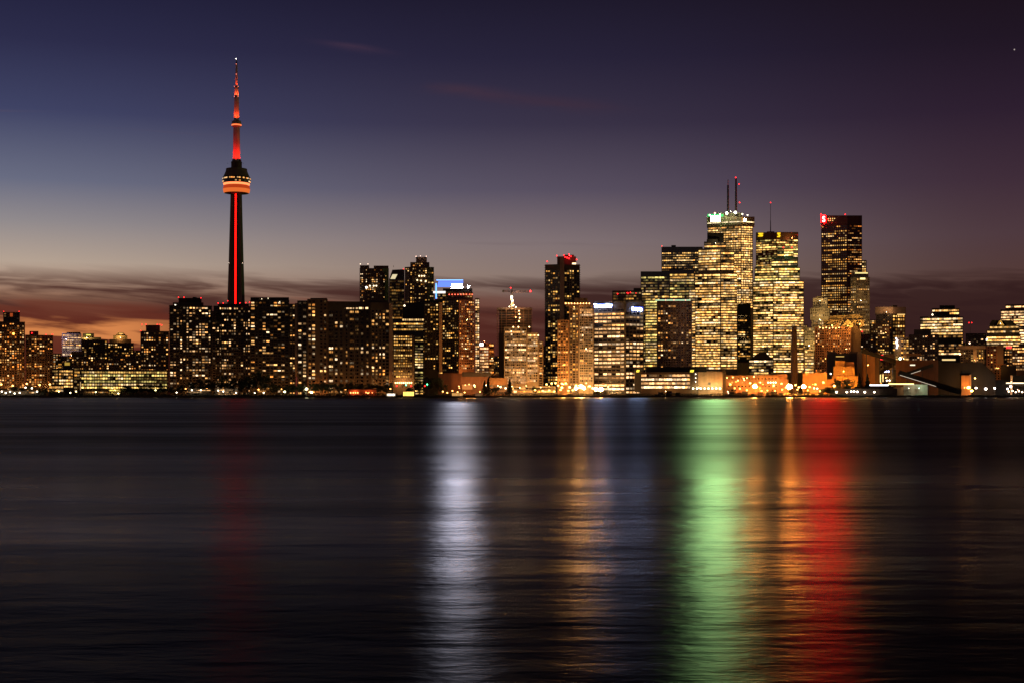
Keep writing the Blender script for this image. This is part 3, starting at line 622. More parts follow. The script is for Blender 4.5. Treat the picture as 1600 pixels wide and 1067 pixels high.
B('skyscraper', 'tallest cream office tower with two masts and a green glowing rooftop sign', 2330, [
    K('wall', [(1106, 10), (1158, -4), (1176, 8)], 352, m=mat_wall((.45, .33, .19)), rel='pier', w=OFF(fl=3.9, bay=2.4, wf=.96, hf=.54, lit=.96, pal=YEL, s=1.7, y0=354, y1=482, rowp=.03)),
    K('crown', [(1104.5, 10), (1158, -6), (1179, 9)], 339, yb=352, dd=-1, m=mat_wall((.5, .4, .25)), w=BAND(fl=4.2, lit=1, pal=[(1, .78, .45), (1, .72, .34)], s=1.8, hf=.4, y0=345.5, rowp=0)),
    K('dark_storeys', [(1152.5, -5.5), (1173, 6)], 475, yb=566, dd=-6.5, dep=2, m=BLK, w=OFF(lit=.32, pal=GOLD, y0=492, dim=.1)), K('plant_room', [(1120, 0), (1160, 0)], 333, yb=339, dd=10, dep=20, m=mat_wall((.4, .36, .22)))],
    extra=many(mast(1137.5, 338, 290, 1.9, 1.6, off=14), mast(1137.5, 290, 281, .8, .6, mat_wall((.45, .3, .2)), off=14), mast(1150, 338, 279, 2.0, 1.5, off=14), bx(1149, 1154, 335, 343, BLK, -4, 6, 'roof_hut'),
               panel(1105.5, 1130.5, 335, 349, (.02, .75, .18), 1.1, 'sign_halo', off=15.0, off2=3.9, sample=False), panel(1110.5, 1125.5, 338.8, 345.6, (.46, .95, .33), 1350, 'green_sign', off=11.6, off2=4.6), red_beacons([(1149.5, 278), (1154.5, 288), (1155.5, 317)], 1.0, 20),  # glowing green panel added around the sign for its halo
               spots([(1135.5, 333.5, 2.3), (1149, 332.5, 2.3)], (1, .97, .7), 9, 1.8, 'white_floodlight', off=-5), spots([(1163.5, 344, 2.0)], (1, .62, .2), 30, 1.8, 'amber_floodlight', off=-8), panel(1162, 1165.2, 342.5, 345.6, (1, .40, .08), 2600, 'floodlight_lens', off=-11), panel(1134.6, 1136.6, 332.6, 334.6, (1, .85, .42), 900, 'floodlight_lens', off=-8), panel(1148, 1150, 331.6, 333.6, (1, .85, .42), 900, 'floodlight_lens', off=-8), spots([(1109, 336.5, 1.2), (1125, 335, 1.2), (1160, 335, 1.1), (1168, 336.5, 1.0)], (1, .9, .6), 9),
               spots([(1117, 333.5)], (1, .35, .25), 5, 1.5, 'red_lamp'), glow(1142, 331, -9, 9000, (1, .9, .55)), glow(1118, 342, -9, 2500, (.2, 1, .4)), glow(1164, 345, -10, 16000, (1, .6, .2))))
def chevron(px, y0, y1, wid, col, st, off):
    def f(root, D):
        d = D + off; b = MB()
        def q(p):
            p = [(X(px + a * wid, d), d, Z(y0 + (y1 - y0) * c, d)) for a, c in p]
            b.quad(*p); b.quad(*[(v[0], v[1] + .4, v[2]) for v in reversed(p)])
        q([(.15, .45), (.0, .0), (1, .0), (1, .22)][::-1]); q([(.0, 1), (.0, .78), (1, .52), (.85, 1)]); q([(.15, .45), (.45, .35), (1, .52), (.7, .62)][::-1])
        b.build('yellow_emblem', mat_emit(col, st, False), root)
    return f
B('skyscraper', 'green-grey glass skyscraper with two yellow emblems under its roof', 2420, [
    K('wall', [(1181, 8), (1213, -2), (1247, 12)], 363.5, m=GRN, w=BAND(lit=.66, pal=GREENY, s=1.4, y0=374, y1=470, rowp=.12)),
    K('east_cladding', [(1213.3, -2), (1247.3, 12)], 363, yb=374, dd=-.6, dep=.5, m=mat_wall((.5, .18, .07)))],
    extra=many(mast(1204, 364, 345, .9, .6, off=10), mast(1204, 345, 316, .45, .3, off=10), bx(1199, 1210, 362, 363.5, DK2, 8), red_beacons([(1204, 317, 10), (1238, 366, 8)], .9), chevron(1184.5, 364.5, 370, 8, (1, .58, .015), 1.6, 8.3), chevron(1214.5, 364, 371, 5, (1, .58, .015), 1.6, -2.4), glow(1238, 372, -8, 8000, (1, .22, .06))))
B('skyscraper', 'bright white-gold office tower with a green-tinted stepped top, left of the tall chimney', 2150, [
    K('step', [(1214, 0), (1240, 0)], 388, yb=404, dd=8, dep=16, m=GRN, w=BAND(lit=.3, pal=GREENY)), K('shoulder', [(1205, 0), (1246, 0)], 403, yb=419, dd=5, dep=22, m=GRN, w=BAND(lit=.75, pal=GREENY, s=1.5)),
    K('wall', [(1179, 6), (1216, 0), (1250, 6)], 418, yb=440, dd=2, m=mat_wall((.28, .24, .12)), w=BAND(lit=.82, pal=GREENY, s=1.6, rowp=.08)), K('lower_storeys', [(1176.5, 6), (1208, 0), (1256, 8)], 439, m=mat_wall((.30, .25, .13)), w=BAND(lit=.88, pal=YEL, s=1.7, rowp=.06, y1=582))],
    extra=many(red_beacons([(1224, 387), (1237, 387)], 1.0, 14), glow(1226, 400, -10, 5000, (.6, 1, .4))))
B('office_block', 'small dark office block with a pitched roof below the two brightest towers', 1900, [
    K('wall', [(1170, 0), (1209, 0)], 561, m=BLK, w=BAND(lit=.62, pal=YEL, fl=4)), K('pitched_roof', [(1173, 0, 561), (1183, 0, 552), (1196, 0, 550), (1207, 0, 561)], 551, yb=561, dd=2, dep=18, m=DK)])
B('stone_tower', 'old stone bank tower stepping in at the top beside the red-signed skyscraper', 2100, [
    K('wall', [(1268, 0), (1297, 0)], 482, m=ST, w=R(fl=4, bay=3, wf=.5, lit=.75, pal=YEL, s=.9)), K('upper_storeys', [(1266, 0), (1296, 0)], 482, yb=500, dd=-1, dep=10, m=ST, w=R(fl=4, bay=3, wf=.5, lit=.7, pal=YEL, s=.9)), K('top_storeys', [(1270, 0), (1293, 0)], 466, yb=482, dd=4, dep=18, m=ST, w=R(fl=4, bay=3, wf=.5, lit=.5, pal=YEL, s=.8)), K('west_wing', [(1257, 0), (1274, 0)], 512, dd=-8, m=ST, w=R(fl=4, bay=3, wf=.55, lit=.7, pal=YEL)), K('annex', [(1257, 0), (1272, 0)], 546, dd=-16, m=TAN, w=BAND(lit=.95, pal=YEL, s=1.2, rowp=0, fl=4.4))],
    extra=many(glow(1281, 470, -6, 9000, (1, .72, .3)), glow(1281, 500, -16, 16000, (1, .68, .25)), glow(1264, 540, -20, 16000, (1, .7, .25)), bx(1276, 1287, 463.5, 466, CU, 8)))
B('skyscraper', 'brown granite skyscraper with a white letter on a red corner sign', 2380, [
    K('wall', [(1283, 6), (1324, 0), (1347, 10)], 337, m=mat_wall((.16, .06, .035), .5), w=[OFF(fl=4.05, bay=3.7, wf=.56, hf=.46, lit=.74, pal=GOLD, s=.95, y0=352, rowp=.16, dim=.1, faces=(0,)), OFF(fl=4.05, bay=3.7, wf=.8, hf=.38, lit=.62, pal=AMB, s=.9, y0=352, dim=.1, faces=(1,))]),
    K('east_shoulder', [(1330, 10), (1354, 12)], 407, dd=3, m=DK2, w=OFF(fl=4.05, bay=3.7, wf=.6, lit=.4, pal=GOLD))],
    extra=many(panel(1283.2, 1290.8, 337.2, 348.2, (1, 0, 0), 1250, 'red_sign', off=13.2, off2=9.8), text('S', 1284.9, 1289.3, 338.2, 347.2, (1, .85, .85), 3, off=9.2, sample=False), red_beacons([(1282.5, 335), (1320.5, 335.5)], .9), spots([(1294.5, 342), (1297.5, 342), (1301, 342), (1304, 342), (1294.5, 345), (1297.5, 345), (1301, 345)], (1, .62, .2), 1.4, .9, 'small_lamp', off=5.5), glow(1287, 343, -9, 2500, (1, .02, .04))))
B('office_tower', 'pale stone tower with rounded shoulders in front of the red-signed skyscraper', 2200, [
    K('wall', [(1329, 5), (1338, 0), (1359, 6)], 434, m=ST, rel='slab', fl=4, w=OFF(fl=4, bay=3, wf=.55, hf=.45, lit=.42, pal=YEL, s=.9)), K('top_storeys', [(1330, 3), (1357, 5)], 425, yb=434, dd=3, dep=18, m=ST)],
    extra=many(panel(1344, 1352, 434.5, 437, (1, .85, .3), 2.0, 'lit_window_strip', off=-.8, sample=False), panel(1336, 1356, 426, 428, (1, .8, .3), 1.2, 'lit_window_strip', off=1, sample=False), glow(1345, 470, -28, 14000, (1, .62, .25)), glow(1345, 515, -25, 14000, (1, .6, .22))))
B('hotel', 'grand old stone hotel with a floodlit copper roof', 1900, [
    K('wall', [(1273, 0), (1330, 0)], 511, m=BRK, w=R(fl=3.3, bay=2.9, wf=.5, lit=.34, pal=AMB, s=1.0, y1=590)), K('east_wing', [(1330, 0), (1345, 3)], 508, dd=-2, m=BR), K('attic', [(1286, 0), (1350, 0)], 500, yb=511, dd=5, dep=24, m=CU, w=R(fl=3.3, lit=.3, pal=AMB)),
    K('copper_roof', [(1294, 0, 499), (1299, 0, 493), (1343, 0, 491.5), (1349, 0, 497)], 492, yb=500, dd=8, dep=20, m=CU), K('pediment', [(1316, 0, 508), (1325, 0, 498), (1334, 0, 508)], 500, yb=511, dd=-1, dep=5, m=CU)],
    extra=many(spots([(1281 + 5 * k, 512 + (k % 2)) for k in range(10)], (1, .62, .2), 5, .8, 'cornice_lamp', off=-2), glow(1300, 509, -9, 16000, (1, .5, .1)), glow(1325, 509, -10, 20000, (1, .5, .1)), glow(1343, 507, -8, 9000, (1, .5, .12)), glow(1290, 560, -22, 16000, (1, .45, .1)), glow(1322, 545, -24, 14000, (1, .42, .1)), bx(1318, 1331, 489.5, 492, CU, 12)))
B('office_block', 'dark block with a red beacon beside the hotel end wall', 2000, [
    K('wall', [(1344, 0), (1369, 0)], 522, m=DK2, w=R(lit=.3))], extra=spots([(1347, 518)], (1, .012, .012), 14, 1.0, 'red_lamp', off=-1))
B('office_tower', 'square tower with a pale blank crown band right of the red-signed skyscraper', 2100, [
    K('wall', [(1369, 0), (1394, 0)], 491, m=DK2, rel='pier', w=R(lit=.18, pal=AMB)), K('east_face', [(1394, 0), (1414.5, 6)], 491, m=BR, w=OFF(fl=5, bay=4, wf=.6, lit=.6, pal=GOLD)), K('crown_band', [(1367.5, 0), (1395, -1), (1415.5, 6)], 480, yb=491, dd=-1, dep=24, m=TAN), K('west_wing', [(1360, 0), (1390, 0)], 506, dd=-6, m=DK2, w=R(lit=.4, pal=GOLD))],
    extra=many(bx(1395, 1402, 477.5, 480, DK, 6), panel(1402, 1414, 489.5, 492.5, (1, .6, .2), 1.2, 'lit_band', off=.5, sample=False), glow(1385, 488, -9, 6000, (1, .6, .3)), glow(1384, 520, -16, 5000, (1, .35, .1))))
def zigzag(root, D):
    d = D - 3; b = MB()
    pts = [(1400, 528), (1402.2, 532), (1400.3, 535), (1402.5, 539), (1401, 544)]
    b.tube([(X(p, d), d, Z(y, d)) for p, y in pts], [.9] * 5, 6); b.build('neon_sign', mat_emit((1, .9, .85), 8, False), root)
B('residential_tower', 'slim lit block with a white zigzag neon sign on its corner', 1900, [
    K('wall', [(1398, 0), (1421, 0)], 527, m=BR, w=R(lit=.55, pal=GOLD))], extra=many(zigzag, spots([(1406.5, 560)], (.75, 1, .75), 5, 1.9, 'green_white_lamp', off=-6), glow(1412, 560, -14, 9000, (1, .6, .2))))
B('apartment_block', 'dark apartment block with scattered pale windows in front of the terraced office block', 1850, [
    K('wall', [(1420, 0), (1466, 0)], 523, m=DK, rel='slab', w=R(lit=.28, pal=PALE)), K('penthouse', [(1428, 0), (1455, 0)], 515, yb=523, dd=4, dep=16, m=DK2)])
B('office_block', 'terraced office block with bright ribbon windows and a stepped lit roof', 2050, [
    K('wall', [(1437.5, 0), (1505, 0)], 495, m=DK2, w=BAND(fl=4.3, lit=.9, pal=YEL, s=1.6, rowp=.02)), K('dark_terrace', [(1457, 0), (1484, 0)], 487, yb=495, dd=4, dep=16, m=BLK), K('stepped_roof', [(1456, 0), (1499, 0)], 482, yb=495, dd=7, dep=18, m=DK, w=BAND(fl=4.3, lit=1, pal=YEL, s=1.7, rowp=0)), K('plant_room', [(1468, 0), (1492, 0)], 477.5, yb=482, dd=10, dep=12, m=BLK)],
    extra=many(spots([(1457, 492)], (1, .75, .5), 8, 1), panel(1498, 1505, 527, 535, (1, .95, .85), 2.5, 'lit_corner', off=-.6, sample=False)))
B('office_block', 'dark office block with white lit middle floors in front of the terraced block', 1880, [
    K('wall', [(1466, 0), (1503, 0)], 528, m=BLK, w=BAND(fl=3.8, lit=.75, pal=PALE, y0=537, y1=556))])
B('office_block', 'black flat-roofed block with a thin red-tipped mast behind it', 2000, [
    K('wall', [(1509, 0), (1541, 0)], 521, m=BLK, w=R(lit=.12))], extra=many(mast(1516, 521, 505, .25, .2), red_beacons([(1514, 504.5), (1518, 504.5)], .7, 10), spots([(1515, 536)], (1, .6, .4), 6, 1.1)))
B('office_block', 'brown block with a projecting flat roof right of the terraced office block', 1800, [
    K('wall', [(1500, 0), (1538, 0)], 545, m=DK, w=R(lit=.4, pal=GOLD, y1=570)), K('flat_roof', [(1496, 0), (1540, 0)], 540, yb=545, dd=-3, dep=24, m=TAN), K('pier', [(1520.5, 0), (1526, 0)], 545, yb=566, dd=-2, dep=4, m=TAN)],
    extra=many(glow(1523, 562, -12, 7000, (1, .5, .15)), spots([(1500, 553)], (1, .5, .25), 6, 1.2)))
B('office_block', 'ziggurat-shaped office block with a small lit gable at the right', 2050, [
    K('wall', [(1541, 0), (1595, 0)], 524, m=DK, w=BAND(fl=4.2, lit=.93, pal=YEL, s=1.7, rowp=0)), K('middle_storeys', [(1542, 0), (1593, 0)], 515, yb=524, dd=2, dep=24, m=DK, w=BAND(fl=4.2, lit=.95, pal=YEL, s=1.7, rowp=0)), K('upper_storeys', [(1546, 0), (1592, 0)], 508, yb=515, dd=4, dep=20, m=DK, w=BAND(fl=4.2, lit=1, pal=YEL, s=1.7, rowp=0)),
    K('dark_roof', [(1546, 0, 507), (1550, 0, 500.5), (1560, 0, 500.5), (1580, 0, 500.5), (1588, 0, 507)], 501, yb=508, dd=6, dep=16, m=BLK), K('lit_gable', [(1557, 0, 508), (1563, 0, 499.5), (1569, 0, 508)], 502, yb=509, dd=1, dep=5, m=CU)],
    extra=many(glow(1563, 506, -5, 5000, (1, .65, .2)), spots([(1541, 530.5)], (1, .9, .9), 14, 1.5)))
B('office_tower', 'ribbon-windowed office tower cut by the right edge of the picture', 2250, [
    K('wall', [(1563.5, 0), (1622, 0)], 484, m=DK2, w=BAND(fl=4.3, lit=.9, pal=PALE, s=1.5, rowp=.02)), K('top_storeys', [(1571, 0), (1620, 0)], 476, yb=484, dd=4, dep=20, m=BR, w=BAND(fl=4.3, lit=.6, pal=PALE))],
    extra=panel(1597, 1603, 520, 545, (1, .7, .3), 1.2, 'lit_stair', off=-.8, sample=False))
B('apartment_block', 'plain brown block with few lights below the ziggurat office block', 1780, [
    K('wall', [(1541, 0), (1558, 0)], 540, m=BRK, w=R(lit=.2, pal=GOLD)), K('east_wing', [(1558, 0), (1568, 4)], 539, dd=-1, m=TAN)], extra=glow(1560, 570, -16, 7000, (1, .42, .1)))
B('apartment_block', 'dark block with a red oval rooftop sign below the ziggurat office block', 1800, [
    K('wall', [(1568, 0), (1583, 0)], 547, m=DK2, w=R(lit=.4))], extra=panel(1572.5, 1580, 540.5, 544, (1, .012, .014), 7, 'red_sign', off=-1, sample=False))
B('office_block', 'brown office block with lit rows at the right edge above the shore lights', 1760, [
    K('wall', [(1581, 0), (1625, 0)], 541, m=BR, rel='slab', fl=3.7, w=OFF(fl=3.7, bay=3, wf=.8, lit=.75, pal=PALE, s=1.2, y1=580)), K('roof_step', [(1592, 0), (1625, 0)], 537, yb=541, dd=4, m=BR)])
B('warehouse', 'small orange lit warehouse below the plain brown block', 1700, [
    K('wall', [(1552, 0), (1583, 0)], 568, m=OR, w=R(lit=.15)), K('dark_hall', [(1564, 0), (1588, 0)], 571, dd=-8, m=BLK)], extra=glow(1558, 575, -10, 5000, (1, .4, .08)))
# background city seen in the gaps
for (a, b, y, lab) in [(209, 222, 547, 'distant dark block in the gap right of the domed block'), (764, 781, 556, 'distant dark block left of the unfinished tower'), (846, 856, 540, 'distant brown block left of the tall balconied tower'),
                  (1246, 1262, 508, 'distant gold lit block between the chimney and the old bank tower'), (1350, 1372, 500, 'distant dark block between the hotel and the pale-crowned tower'), (1504, 1512, 535, 'distant block left of the black flat-roofed block'), (84, 100, 560, 'distant dim block right of the stepped apartment tower')]:
    B('distant_block', lab, 2500, [K('wall', [(a, 0), (b, 0)], y, m=BR, w=R(lit=.4, pal=GOLD))])

# ------------------------------------------------------------------ the low waterfront buildings
B('terminal_building', 'low curved brown terminal with a dark flat roof below the orange-flanked tower', 1660, [
    K('wall', [(685, 14), (705, 4), (720, 0), (764, 0)], 583, m=BRK), K('roof', [(722, 0), (767, 0)], 581, yb=588, dd=-2, dep=24, m=DK2), K('rear_hall', [(764, 0), (780, 0)], 583, dd=6, m=OR), K('east_wing', [(765, 0), (793, 0)], 590, dd=-3, m=OR, w=OFF(lit=.2, pal=AMB, y0=600))],
    extra=many(spots([(717, 603), (727, 601), (733, 600)], (1, .5, .15), 5, .7, off=-3), panel(722, 738, 600, 608, (1, .28, .05), .5, 'lit_entrance', off=-2.5, sample=False), glow(718, 606, -14, 9000, (1, .35, .08)), glow(742, 604, -14, 9000, (1, .4, .1)), glow(778, 602, -14, 14000, (1, .45, .12))))
B('pavilion', 'low pale lit pavilion at the foot of the pale grid condominium', 1650, [
    K('wall', [(797, 0), (868, 0)], 603, m=WH, w=OFF(fl=3.6, lit=.6, hf=.5, pal=WARM, s=1.5))], extra=many(glow(812, 605, -9, 12000, (1, .55, .2)), glow(845, 605, -9, 12000, (1, .55, .18))))
B('terminal_warehouse', 'broad waterfront office hall with glowing ribbon floors and two yellow signs', 1640, [
    K('wall', [(1001, 0), (1079, 0)], 582, m=BR, rel='slab', fl=4.6, w=BAND(fl=4.6, bay=3, lit=.96, pal=PALE, s=1.6, hf=.52, rowp=0, y1=612)), K('roof', [(1009, 0), (1104, 0)], 573, yb=581, dd=3, dep=28, m=BLK), K('stair_pylon', [(1077, 0), (1085, 0)], 577, dd=-3, dep=10, m=DK)],
    extra=many(panel(1078, 1083.5, 577.5, 581, (1, .78, .06), 1.6, 'yellow_sign', off=-4, sample=False, shear=1), glow(1040, 611, -12, 9000, (1, .55, .18))))
B('exhibition_hall', 'plain pale hall lit from below by floodlights, right of the ribbon-lit hall', 1640, [
    K('wall', [(1085, 0), (1129, 0)], 580, m=TAN), K('side_wing', [(1129, 2), (1134, 2)], 578, m=DK2), K('porch', [(1085, 0), (1091, 0)], 581, dd=-3, dep=4, m=DK)],
    extra=many(spots([(1083 + 6 * k, 606.3, 1.0) for k in range(8)], (1, .86, .5), 22, 1.0, 'floodlight_head', off=-5), spots([(1087, 584, .5), (1087, 590, .5), (1087, 596, .5)], (1, .9, .7), 9, off=-4), glow(1092, 606, -8, 7000, (1, .7, .28)), glow(1106, 606, -8, 7000, (1, .7, .28)), glow(1120, 606, -8, 7000, (1, .7, .28)),
               *[panel(1106.5 + 6 * k, 1110.5 + 6 * k, 597, 601, (.05, .03, .02), .1, 'shutter', off=-.5, sample=False) for k in range(4)]))
B('quay_warehouse', 'long orange lit quay warehouse in front of the two brightest towers', 1650, [
    K('wall', [(1135, 0), (1216, 0)], 587, m=OR, rel='pier', w=OFF(fl=4.5, bay=4, wf=.5, hf=.35, lit=.35, pal=AMB)), K('low_roof', [(1196, 0), (1230, 0)], 584, yb=592, dd=-2, dep=20, m=BRK), K('shed', [(1150, 0), (1200, 0)], 604, dd=-14, dep=10, m=BRK), K('small_shed', [(1192, 0), (1232, 0)], 592, dd=-4, dep=18, m=BRK)],
    extra=many(spots([(1136, 590), (1145, 589), (1162, 591), (1167, 590), (1178, 588), (1153, 594), (1188, 597), (1163, 593.5)], (1, .66, .25), 8, .7, off=-4), spots([(1200, 597), (1204, 597), (1208.5, 597), (1212, 597)], (1, .85, .6), 9, .8, off=-7), glow(1150, 596, -14, 6000, (1, .42, .09)), glow(1192, 600, -20, 6000, (1, .42, .09))))
B('quay_warehouse', 'orange lit warehouse with a plain high wall right of the tall chimney', 1660, [
    K('wall', [(1254, 0), (1292, 0)], 583, m=OR, rel='slab', fl=9), K('east_wing', [(1292, 0), (1302, 0)], 592, m=BRK), K('porch', [(1262, 0), (1292, 0)], 604, dd=-10, dep=8, m=OR)], extra=many(spots([(1286.5, 597, 1.2)], (1, .6, .2), 7, 1.2, off=-12), spots([(1272, 606), (1277, 606.5)], (1, .9, .7), 10, .8, off=-13), glow(1270, 600, -16, 12000, (1, .38, .05)), glow(1290, 606, -10, 9000, (1, .42, .06))))
B('silo_building', 'bright orange lit two-step silo block behind two round trees', 1665, [
    K('wall', [(1302, 0), (1335, 0)], 572, m=OR), K('base', [(1300, 0), (1341, 0)], 587, dd=-2, m=OR), K('upper_box', [(1305, 0), (1320, 0)], 563.5, yb=572, dd=3, dep=14, m=OR), K('small_box', [(1321, 0), (1334, 0)], 565.5, yb=572, dd=4, dep=12, m=BRK)],
    extra=many(glow(1306, 600, -16, 30000, (1, .45, .05)), glow(1326, 600, -16, 30000, (1, .45, .05)), glow(1318, 580, -30, 20000, (1, .42, .05)), spots([(1298, 583.5)], (1, .8, .6), 8, .8)))
B('refinery_block', 'dark refinery block with boxy rooms above the bright orange silo block', 1720, [
    K('wall', [(1295, 0), (1338, 0)], 552, m=DK2), K('west_box', [(1327, 0), (1345, 0)], 549, dd=-3, m=BR), K('rear_box', [(1292, 0), (1306, 0)], 549, dd=4, m=DK)],
    extra=panel(1306, 1328, 556, 557.5, (1, .6, .15), .6, 'lit_gallery', off=-.5, sample=False))
B('refinery_silo', 'tall plain orange-brown silo block behind two cone-shaped trees', 1680, [
    K('wall', [(1347, 3), (1367, 0)], 551, m=OR), K('dark_side', [(1339, 6), (1347, 3)], 549, m=DK), K('east_pier', [(1367, 0), (1374, 2)], 550, dd=-1, m=BR)],
    extra=many(glow(1360, 600, -20, 16000, (1, .38, .06)), glow(1356, 570, -34, 12000, (1, .38, .06))))
B('process_building', 'open lit process building with a red sign between silo and dark shed', 1700, [
    K('wall', [(1374, 0), (1398, 0)], 553, m=BR, w=R(fl=4, lit=.35, pal=GOLD, y0=560)), K('dark_tower', [(1394, 0), (1408, 0)], 577, dd=-12, dep=14, m=BLK), K('column', [(1372, 0), (1375, 0)], 578, dd=-6, dep=4, m=TAN)],
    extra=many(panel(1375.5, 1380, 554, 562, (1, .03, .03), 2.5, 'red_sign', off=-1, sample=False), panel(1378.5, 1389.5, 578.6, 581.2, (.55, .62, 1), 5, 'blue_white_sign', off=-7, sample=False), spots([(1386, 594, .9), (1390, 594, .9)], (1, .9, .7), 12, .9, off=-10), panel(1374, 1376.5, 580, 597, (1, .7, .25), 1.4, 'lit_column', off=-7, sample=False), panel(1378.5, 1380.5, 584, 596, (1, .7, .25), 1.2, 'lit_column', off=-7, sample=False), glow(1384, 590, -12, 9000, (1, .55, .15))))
def conveyor(name, label, p0, p1, D0, D1, th, strip=None):
    def f():
        a = Vector((X(p0[0], D0), D0, Z(p0[1], D0))); b = Vector((X(p1[0], D1), D1, Z(p1[1], D1)))
        root = thing(name, label, 'conveyor', (a.x, a.y, GZ)); m = MB()
        d = (b - a).normalized(); up = Vector((0, 0, 1)); s = d.cross(up).normalized(); u = s.cross(d)
        def P(t, i, j): return a + (b - a) * t + s * (i * 1.6) + u * (j * th)
        c = [P(0, -1, -.5), P(1, -1, -.5), P(1, -1, .5), P(0, -1, .5)]; e = [P(0, 1, -.5), P(1, 1, -.5), P(1, 1, .5), P(0, 1, .5)]
        m.quad(*c); m.quad(*reversed(e))
        for i in range(4): m.quad(c[(i + 1) % 4], c[i], e[i], e[(i + 1) % 4])
        m.build('gallery', BLK, root)
        k = MB()
        for t in (.15, .5, .85):
            q = P(t, 0, -.5); k.box(q.x - .4, q.x + .4, q.y - .4, q.y + .4, GZ - .2, q.z + .3)
        k.build('trestle', METAL, root)
        if strip:
            k = MB(); s0, s1 = strip; sg = 1 if P(0, 1, 0).y < P(0, -1, 0).y else -1
            k.tube([P(s0, sg * 1.12, -.32), P(s1, sg * 1.12, -.32)], [.34, .34], 6); k.build('light_strip', mat_emit((1, .8, .6), .6, False), root)
    exec_after.append(f)
conveyor('conveyor_gallery', 'dark sloping conveyor gallery falling from the silo to the small dark tower', (1346, 548), (1404, 566), 1672, 1672, 4.5)
conveyor('conveyor_gallery', 'short dark conveyor rising right beside the red sign', (1373, 583), (1398, 567), 1682, 1682, 4.0)
conveyor('conveyor_gallery', 'long dark conveyor falling right to the quay with a white light strip', (1404, 582), (1500, 612), 1640, 1625, 6.5, (.03, .62))
conveyor('conveyor_gallery', 'dark conveyor rising right up against the big black shed', (1410, 586), (1470, 566), 1655, 1660, 4.0, (.18, .45))
B('raw_sugar_shed', 'huge black shed with a sloping roof on the industrial quay at right', 1660, [
    K('wall', [(1464, 0, 566), (1535, 0, 566), (1556, 0, 586)], 566, m=BLK), K('west_hall', [(1400, 0), (1466, 0)], 562, dd=3, m=mat_wall((.14, .06, .035))), K('end_wall', [(1502, 0), (1516, 0)], 586, dd=-4, dep=4, m=OR), K('end_pier', [(1514.5, 0), (1517.5, 0)], 584.5, dd=-5, dep=4, m=TAN), K('annex', [(1519, 0), (1575, 0)], 593, dd=-2, dep=18, m=BLK)],
    extra=many(*[panel(a, b, y, y + 2, (1, .85, .6), 1.3, 'strip_window', off=2.4, sample=False) for a, b, y in ((1422, 1430, 569), (1445, 1451, 569), (1445, 1453, 579))], panel(1472, 1493, 560.5, 563, (1, .7, .3), 1.0, 'strip_window', off=2.4, sample=False), spots([(1523.5, 590.5)], (1, .6, .2), 6, 1.0, off=-6), spots([(1534, 592), (1540, 592), (1546, 591), (1553, 591)], (1, .6, .2), 3, .5, off=-4), glow(1507, 605, -12, 16000, (1, .36, .05)), bx(1416, 1439, 552, 556, OR, 6, 8)))
B('quay_shed', 'teal-white lit quay shed under the long dark conveyor', 1615, [
    K('wall', [(1412, 0), (1449, 0)], 601, m=WH, rel='pier'), K('west_porch', [(1390, 0), (1412, 0)], 604, dd=1, dep=8, m=OR)],
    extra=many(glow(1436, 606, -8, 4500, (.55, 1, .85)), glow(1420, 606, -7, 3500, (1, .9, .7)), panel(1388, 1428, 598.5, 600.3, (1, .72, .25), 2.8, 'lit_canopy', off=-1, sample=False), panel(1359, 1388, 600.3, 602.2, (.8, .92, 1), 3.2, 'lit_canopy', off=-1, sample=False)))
B('quay_canopy', 'lit quay canopy with a bright white edge at the far right', 1625, [
    K('wall', [(1575, 0), (1620, 0)], 599, yb=603, dep=10, m=BLK), K('rear_hall', [(1584, 0), (1625, 0)], 586, dd=12, m=BLK), K('post', [(1579, 0), (1582, 0)], 586, dd=-1, dep=2, m=TAN)],
    extra=many(panel(1572, 1600, 597, 598.8, (1, .8, .5), 2.2, 'lit_edge', off=-1, sample=False), glow(1590, 608, -6, 4000, (1, .55, .25)), glow(1580, 596, -8, 3000, (1, .6, .25))))
for d in BUILD:
    for k in d['blocks']:
        ys = [(p[2] if len(p) > 2 else k['y']) for p in k['c']]
        OCC.append((k['c'][0][0], k['c'][-1][0], max(ys), k['yb'], d['D'] + k['dd'] + min(p[1] for p in k['c']), k, id(d)))
for d in BUILD: make_building(d)
for f in exec_after: f()

